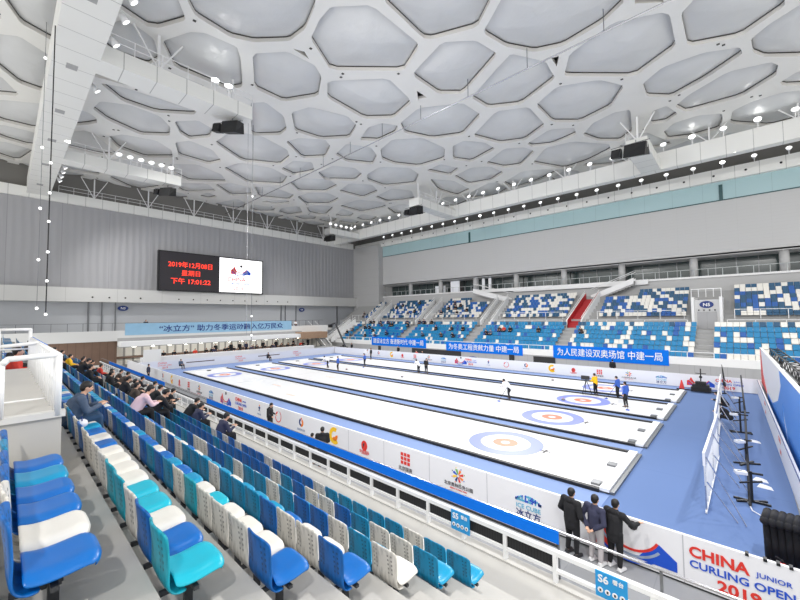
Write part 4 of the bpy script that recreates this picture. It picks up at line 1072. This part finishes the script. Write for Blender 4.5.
vv=[Vector((XA,YA)),Vector((XB,YA)),Vector((XB,YB)),Vector((XA,YB))]; ee=[(0,1),(1,2),(2,3),(3,0)]
for h in holes+small:
    o=len(vv); n=len(h); vv+=h; ee+=[(o+i,o+(i+1)%n) for i in range(n)]
V2,E2,F2,_,_,_=delaunay_2d_cdt(vv,ee,[],0,1e-4)
frame=MB(); allh=holes+small; cen=[(sum(h,Vector((0,0)))/len(h),max((v-sum(h,Vector((0,0)))/len(h)).length for v in h)) for h in allh]
fs=[]
for f in F2:
    c=(V2[f[0]]+V2[f[1]]+V2[f[2]])/3
    if any((c-cc).length<R_+.01 and inside(c,h) for h,(cc,R_) in zip(allh,cen)): continue
    fs.append(tuple(f))
frame.add([(v.x,v.y,ZC) for v in V2],fs,0)
cushions=[]
for q,h in enumerate(allh):
    n=len(h)
    vs=[(v.x,v.y,ZC) for v in h]+[(v.x,v.y,ZC+.30) for v in h]
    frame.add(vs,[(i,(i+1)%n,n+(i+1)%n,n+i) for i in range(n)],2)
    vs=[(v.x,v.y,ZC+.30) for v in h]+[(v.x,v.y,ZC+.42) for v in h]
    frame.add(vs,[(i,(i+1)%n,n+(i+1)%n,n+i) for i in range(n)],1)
    if q<len(holes): cushions.append((sum(h,Vector((0,0)))/n,h))
# bolts on the frame between openings
for i,(c0,R0) in enumerate(cen[:len(holes)]):
    for j in range(i+1,len(holes)):
        c1,R1=cen[j]
        if (c0-c1).length<R0+R1 and (i+j)%2:
            m_=c0+(c1-c0)*(R0/(R0+R1)); d_=(c1-c0).normalized(); m_=m_+Vector((-d_.y,d_.x))*2.4
            if not any(inside(m_+Vector((a,b)),h) for h in allh for a in(-.15,.15) for b in(-.15,.15)): frame.box(m_.x-.10,m_.x+.10,m_.y-.10,m_.y+.10,ZC-.03,ZC+.01,1)
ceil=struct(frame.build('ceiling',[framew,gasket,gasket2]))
def cush(mb,c,ri):
    n=len(ri); R=sum((v-c).length for v in ri)/n; b=min(.7,.17*R)
    rings=[1,.85,.65,.42,.2]; vs=[]
    for t in rings:
        for v in ri:
            q=c+(v-c)*t; vs.append((q.x,q.y,ZC+.40-b*(1-t*t)))
    vs.append((c.x,c.y,ZC+.40-b)); fs=[]
    for k_ in range(len(rings)-1):
        for i in range(n): fs.append((k_*n+i,k_*n+(i+1)%n,(k_+1)*n+(i+1)%n,(k_+1)*n+i))
    o_=(len(rings)-1)*n
    for i in range(n): fs.append((o_+i,o_+(i+1)%n,len(vs)-1))
    mb.add(vs,fs,0)
vis=[]
for c,ri in cushions:
    d=Vector((c.x,c.y,ZC))-CAM; w=d.dot(Fv); inview=w>1 and -60<400+f_*d.dot(Rv)/w<860 and 300-f_*d.dot(Uv)/w>-80
    vis.append((0 if inview else 1,d.length,c,ri))
vis.sort(key=lambda t:t[:2])
restm=MB()
for i,(a,d,c,ri) in enumerate(vis):
    if i<98: mb=MB(); cush(mb,c,ri); mb.build('roof_cushion',[film],ceil,True)
    else: cush(restm,c,ri)
ro=restm.build('roof_cushions',[film],ceil,True); ro['kind']='stuff'
struct(MB().box(-76,22,-20,66,29.5,29.6).build('ceiling',[mat('outer_skin',(190,190,190),.8)]))
# ------------------------------------------------------------------ right side of rink
# slightly turned backdrop: from (.72,41.5) to (1.30,11.6)
P0=Vector((.72,41.4,0)); P1=Vector((1.30,11.7,0)); ang=math.atan2((P1-P0).y,(P1-P0).x); LN=(P1-P0).length
b=empty('advertising_barrier',tuple(P0),ang,'low white barrier at the right edge running below the tall backdrop','barrier')
# local +X runs from far end to near end; the rink side is local -Y
MB().box(0,LN,-.04,.04,0,1.15).build('barrier_panels',[vinyl],b)
for x in (8,17,25): text('CHINA',.3,pinkred,b,(x,-.05,.7),bold=.02,ext=.002); text('2019',.3,pinkred,b,(x+.4,-.05,.2),bold=.02,ext=.002)
k=MB().box(0,LN,-.06,-.04,1.13,1.17); k.build('top_edge',[navy],b)
b=empty('tall_backdrop',tuple(P0+Vector((.28,0,0))),ang,'tall backdrop panel in white, red and blue at the right edge','backdrop')
MB().box(0,LN,-.05,.05,0,3.75).build('backdrop_panel',[vinyl],b)
k=MB(); k.prism([(0,1.0),(0,3.74),(.25,3.74),(2.2,1.9),(5.5,1.0)],-.07,-.05,'xz',0)
k.prism([(15.0,3.74),(LN,3.74),(LN,0),(19,0),(16.5,1.6)],-.07,-.05,'xz',1)
k.prism([(6.0,1.1),(9.8,1.1),(13.6,1.9),(15.8,3.1),(16.1,1.4),(18.6,.1),(6,.1)],-.065,-.05,'xz',1)
k.build('printed_shapes',[mat('panel_red',(220,84,84),.6),panelBlue],b)
k=MB(); k.box(0,LN,-.10,-.07,3.70,3.76); k.build('top_trim',[white],b)
# lighting truss behind the backdrop
t=empty('stage_truss',(1.9,25,3.3),0,'black metal truss with stage gear behind the tall backdrop','truss')
k=MB(); 
A0=Vector((-.45,16,.0)); A1=Vector((.2,-14,.0))
for off in ((0,0),(.45,0),(0,.45),(.45,.45)): k.beam(tuple(A0+Vector((off[0],0,off[1]))),tuple(A1+Vector((off[0],0,off[1]))),.06,.06)
for i in range(40):
    a=A0.lerp(A1,i/40);b2=A0.lerp(A1,(i+1)/40)
    s=.45 if i%2 else 0
    k.beam(tuple(a+Vector((0,0,s))),tuple(b2+Vector((0,0,.45-s))),.035,.035); k.beam(tuple(a+Vector((s,0,.45))),tuple(b2+Vector((.45-s,0,.45))),.035,.035)
k.build('truss_frame',[black],t)
for x,y,z in ((1.4,8,.3),(1.6,3,.2),(1.2,-2,.1),(1.9,10,.9),(2.2,5,.6)):
    MB().beam((x-.8,y,z),(x+.5,y+.6,z+.8),.12,.12).beam((x+.4,y,z-.6),(x-.6,y+.3,z+.9),.10,.10).ball((x,y,z),(.25,.25,.2),8,5).build('stage_gear',[black],t)
tt=MB()
for y in (14,2,-10): tt.box(.0,.12,y-.06,y+.06,-3.3,0); 
tt.build('support_leg',[black],t)
# white boards seen edge-on with bracing
for i,(y0,y1,x0,x1) in enumerate(((15.7,22.2,-1.10,-1.02),(22.4,29.0,-1.10,-1.20),(29.2,36.8,-1.22,-1.36))):
    o=empty('rink_side_board',(x0,y0,0),0,('nearest','middle','farthest')[i]+' white free-standing board on the blue carpet, braced at the back','board'); d=Vector((x1-x0,y1-y0,0))
    k=MB(); k.beam((0,0,1.75),tuple(d+Vector((0,0,1.75))),.07,.42); k.build('board_face',[vinyl],o)
    k=MB(); k.beam((0,0,.06),tuple(d+Vector((0,0,.06))),.05,.06)
    for q in range(24): k.beam(tuple(d*(q/24)+Vector((0,0,.08 if q%2 else 1.55))),tuple(d*((q+1)/24)+Vector((0,0,1.55 if q%2 else .08))),.03,.03)
    k.build('lattice_frame',[white],o)
    for t_ in (.02,.5,.98):
        k=MB(); p_=d*t_; k.beam(tuple(p_),tuple(p_+Vector((0,0,2.0))),.04,.04); k.beam(tuple(p_+Vector((.04,0,1.8))),tuple(p_+Vector((.95,-.3,.02))),.03,.03); k.beam(tuple(p_+Vector((.04,0,1.0))),tuple(p_+Vector((.75,-.2,.02))),.03,.03)
        k.build('brace',[chrome],o)
# exercise-like stands and long black pole on the right carpet
cp=empty('black_boom_pole',(-.05,17.2,0),0,'long black boom pole lying along the right carpet','pole'); MB().tube([(0,0,.08),(-.05,12,.9),(-.22,22.6,1.6)],.045,8).build('pole',[black],cp,True)
def rack(x,y,lab,rot=0):
    o=empty('equipment_stand',(x,y,0),rot,lab,'stand')
    k=MB(); k.beam((-.45,.15,.04),(.45,-.15,.04),.07,.06).beam((-.45,-.15,.04),(.45,.15,.04),.07,.06); k.build('foot_bars',[black],o)
    k=MB(); k.beam((0,0,.04),(0,0,1.05),.07,.07); k.build('upright',[black],o)
    k=MB(); k.beam((-.35,0,1.0),(.35,.1,.95),.06,.06).beam((-.3,.05,.6),(.3,0,.75),.05,.05); k.build('cross_arm',[black],o)
    MB().box(-.42,-.1,-.1,.12,.92,1.02).build('white_tray',[vinyl],o)
for x,y,l,r0 in ((0,17.7,'black equipment stand on carpet, nearest of the row',.3),(-.1,22.0,'black equipment stand on carpet, second of the row',.8),(-.3,27.5,'black equipment stand on carpet, third of the row',.2),(-.35,33,'black equipment stand on carpet, fourth of the row',.7)): rack(x,y,l,r0)
cb=MB(); cb.tube([(-.1,17.6,.03),(0,16.9,.03),(.25,16.6,.03),(.45,15.6,.03),(.6,14.6,.03)],.02,6); tag(cb.build('white_cable',[vinyl]),'white cable trailing over the carpet to the covered equipment','cable')
for x,y,l in ((.25,20.2,'crumpled white paper on carpet, nearest'),(.35,19.5,'crumpled white paper on carpet beside the low barrier'),(.2,26,'crumpled white paper on carpet, farther away')):
    tag(MB().hexa([(x-.2,y-.1,0),(x+.25,y-.15,0),(x+.2,y+.2,0),(x-.15,y+.12,0),(x-.15,y,.05),(x+.1,y-.05,.09),(x+.1,y+.1,.06),(x-.1,y+.1,.08)]).build('crumpled_paper',[vinyl]),l,'paper')
# covered gear near corner, fire extinguisher
g=empty('covered_equipment',(.60,13.7,0),0,'black fabric covered equipment stack in the lower right corner','equipment')
k=MB()
for i in range(6):
    a=-.32+.13*i; k.cap((a,.02*i,.1),(a-.03,-.03*i,1.15),.085,.075,8)
k.build('cover_folds',[hoodie],g,True); k=MB()
for i in range(6): k.cap((-.38+.14*i,-.2,1.15),(-.30+.14*i,.22,1.25),.10,.10,8)
k.build('top_rolls',[hoodie],g,True); MB().box(-.75,.35,-1.1,-.3,.0,.10).build('base_tray',[dark],g)
e=empty('fire_extinguisher',(.46,12.6,.10),0,'red fire extinguisher behind the near barrier at lower right','extinguisher')
MB().cone((0,0,0),(0,0,.48),.085,.085,14).ball((0,0,.48),(.085,.085,.06),14,6).build('cylinder',[red],e,True)
MB().cone((0,0,.52),(0,0,.60),.025,.025,8).beam((0,0,.6),(-.10,0,.64),.03,.02).build('valve',[black],e); MB().tube([(0,.03,.58),(.11,.03,.5),(.11,.03,.1)],.012,6).build('hose',[black],e)
tag(MB().hexa([(.62,12.1,0),(1.1,12.1,0),(1.1,12.5,0),(.62,12.5,0),(.75,12.25,.75),(1.0,12.25,.75),(1.0,12.35,.75),(.75,12.35,.75)]).build('warning_board',[orange]),'orange wet floor board in the lower right corner','board')
# ice resurfacing cart by far barrier
c=empty('ice_cart',(-2.75,39.7,0),0,'dark wheeled ice cart with wide scraper bar near the far barrier','cart')
MB().box(-.55,.55,-.35,.35,.18,.62).box(-.35,.35,-.25,.25,.62,.85).build('cart_body',[black],c); MB().box(-1.6,1.6,-.5,-.42,.10,.20).build('scraper_bar',[black],c)
MB().tube([(0,.1,.8),(0,.25,1.9)],.04,8).tube([(-.35,.2,1.5),(.35,.2,1.5)],.03,8).build('handle',[black],c)
for s in(-1,1):
    MB().cone((s*.56,0,.2),(s*.66,0,.2),.2,.2,14).build('wheel',[dark],c)
# jib crane camera
CR=[(-57.6,42.6,5.1),(-56.2,42.6,5.45),(-53.4,42.6,.9)]
j=empty('camera_crane',(-54.2,42.9,0),0,'dark camera crane with long slanting arm at the far left corner','camera crane')
MB().cone((0,0,0),(0,0,1.5),.45,.15,8).build('pedestal',[black],j); MB().tube([(CR[2][0]+54.2+.8,-.6,.8),(CR[2][0]+54.2,-.3,1.5),(CR[1][0]+54.2,-.3,CR[1][2]),(CR[0][0]+54.2,-.3,CR[0][2])],.16,8).build('boom',[mat('boom_grey',(60,62,66),.5)],j); MB().box(.2,1.6,-.9,-.2,.5,1.2).build('counterweight',[black],j); MB().box(CR[0][0]+53.8,CR[0][0]+54.4,-.6,0,CR[0][2]-.5,CR[0][2]+.1).build('camera_head',[black],j)
tl=empty('tv_camera',(-9.6,32.7,0),0,'television camera on tripod beside the operator in yellow','camera')
k=MB()
for a in (0,2.1,4.2): k.cone((0,0,1.2),(.45*math.cos(a),.45*math.sin(a),0),.03,.025,6)
k.build('tripod',[black],tl); MB().box(-.35,.25,-.12,.12,1.2,1.5).build('camera_body',[dark],tl)
tl=empty('blue_bag',(-27.3,44,0),0,'heap of blue bags behind the far barrier','bags'); MB().ball((0,0,.49),(1.0,.4,.5),10,6).build('bag',[navy],tl)
tag(MB().cone((-4.1,40.4,0),(-4.1,40.4,.75),.2,.04,10).build('traffic_cone',[red]),'small red cone at the corner of the farthest sheet','cone')
bl=empty('corner_stand',(-1.3,40.4,0),0,'tall dark flag-like stand before the far barrier','stand'); MB().cone((0,0,0),(-.1,0,2.3),.03,.02,6).build('pole',[black],bl); MB().prism([(-.1,.6),(.12,.5),(-.05,2.2)],-.02,.02,'xz').build('pennant',[dark],bl)
# far stand spectators
grp='spectators scattered over the far stand'
lab='spectator in dark clothes seated among the blue seats of the far stand'
def far_sit(k,x,m,l,g): 
    y=47.2+.85*k; person((x,y+.30,1.72+.5*k),PI+rnd.uniform(-.3,.3),'sit' if rnd.random()<.6 else 'sit_lean',l,m,trsK,voxel=.05,group=g)
spots=[(rnd.choice([1,2,3,4,5,6]),x) for x in [-61+1.3*i+rnd.uniform(-.4,.4) for i in range(9)]]+[(rnd.choice([2,3,4,5,6]),x) for x in [-50,-49,-46.9,-42.5,-41,-40.2,-38.8,-36.4,-35.5,-34,-33.3,-28.5,-27.9,-26.8,-25.1]]
spots+=[(5,-45.9),(6,-43.9),(6,-42.7),(5,-53),(6,-54.2),(4,-55.5),(6,-51.8),(6,-57),(6,-56.2)]
for k,x in spots: far_sit(k,x,rnd.choice([hoodie,hoodie,clothN,clothBr,clothG]),lab,grp)
far_sit(4,-26.1,clothR,'spectator in red jacket in the far stand beside dark clad ones',None)
far_sit(4,-20.9,hoodie,'lone spectator in black left of the red stair of the far stand',None)
far_sit(4,-15.2,clothBr,'lone spectator in dark red right of the red stair of the far stand',None)
for x in (-41.6,-53.5): person((x,44.3,0),PI,'stand','person in black standing in the passage behind the far barrier, '+('right' if x>-50 else 'left')+' one',hoodie,trsK,voxel=.05)
for x in (-36.0,-37.2): person((x,43.8,0),PI,'sit','person seated behind the far barrier under the first blue banner, '+('right' if x>-36.5 else 'left')+' one',clothR if x<-37 else hoodie,trsK,voxel=.05)
for i in range(14): person((-62+rnd.uniform(-3,6.5),54.8+.72*rnd.choice([1,2,3,4,5]),5.93+.46*2),PI,'sit','spectator in dark clothes in the far left upper bank',hoodie,trsK,voxel=.05,group='spectators in the left upper bank') if False else None
bk=rnd
for i in range(16):
    k=bk.choice([1,2,3,4,5,6]); x=bk.choice([-64,-55,-53,-51,-49,-41,-39,-37,-27,-25])+bk.uniform(-1,1)
    person((x,55.2+.72*k+.3,5.93+.46*k),PI,'sit','spectator in dark clothes seated in the upper bank of the far stand',hoodie if bk.random()<.7 else clothN,trsK,voxel=.05,group='spectators in the upper bank')
# things by the seated man
tag(MB().box(-.075,.075,-.005,.005,-.04,.04).build('smartphone',[black]),'dark phone held by the man in the slate jacket','phone').location=(-9.75,1.55,4.86)
bg=empty('backpack',(-9.15,rowY(1)-.28,tread(1)+.44),0,'white and blue bag on the seat beside the man in the slate jacket','bag'); MB().ball((0,0,.085),(.085,.10,.085),10,6).build('bag_body',[vinyl],bg,True); MB().tube([(-.06,0,.14),(0,0,.21),(.06,0,.14)],.010,6).build('strap',[navy],bg)
# ------------------------------------------------------------------ camera
cam=bpy.data.cameras.new('camera'); co=bpy.data.objects.new('camera',cam); COL.objects.link(co)
cam.sensor_fit='HORIZONTAL'; cam.sensor_width=36; cam.lens=36*f_/800; cam.clip_end=500; cam.clip_start=.05
M=Matrix.Identity(4)
for i,v in enumerate((Rv,Uv,-Fv)):
    for j in range(3): M[j][i]=v[j]
M.translation=CAM; co.matrix_world=M; sc.camera=co
# ------------------------------------------------------------------ light
w=bpy.data.worlds.new('world'); sc.world=w; w.use_nodes=True
w.node_tree.nodes['Background'].inputs[0].default_value=(1,.995,.98,1); w.node_tree.nodes['Background'].inputs[1].default_value=.8
def spot(loc,to,e,size=1.2,ang_=1.2,blend=.8,col=(1,.985,.96)):
    l=bpy.data.lights.new('spot','SPOT'); l.energy=e; l.spot_size=ang_; l.spot_blend=blend; l.shadow_soft_size=size; l.color=col
    o=bpy.data.objects.new('hall_lamp',l); COL.objects.link(o); o.location=loc
    o.rotation_euler=(Vector(to)-Vector(loc)).to_track_quat('-Z','Y').to_euler(); return o
E_=11000
for x in (-63,-46,-22,-6,4):
    spot((x,3.0,23.7),(x,26,0),E_*.78,.3,1.9)
for x in (-56,-46,-28,-16,0): spot((x,54.6,23.8),(x,31,0),E_*1.05,.3,1.9)
for x in (-48,-20,5): spot((x,3.4,23.8),(x-2,52,6),E_*.8,.3,1.6)
spot((6,30,24),(-4,2,4),E_*1.0,.5,1.5); spot((-20,44,23.8),(-14,3,4),E_*1.2,.3,1.2)
spot((-20,28,23),(-72,26,14),E_*.5,.3,1.4) if False else None
spot((5,-5,15.5),(-6,2.5,4),3400,.25,1.1)
for y in (14,20,26,32,38): spot((-61.2,y,2.6),(-66.5,y,1.5),380,.15,2.4)
w.node_tree.nodes['Background'].inputs[1].default_value=1.25
sc.view_settings.view_transform='Standard'; sc.view_settings.look='None'; sc.view_settings.gamma=1; sc.view_settings.exposure=.1
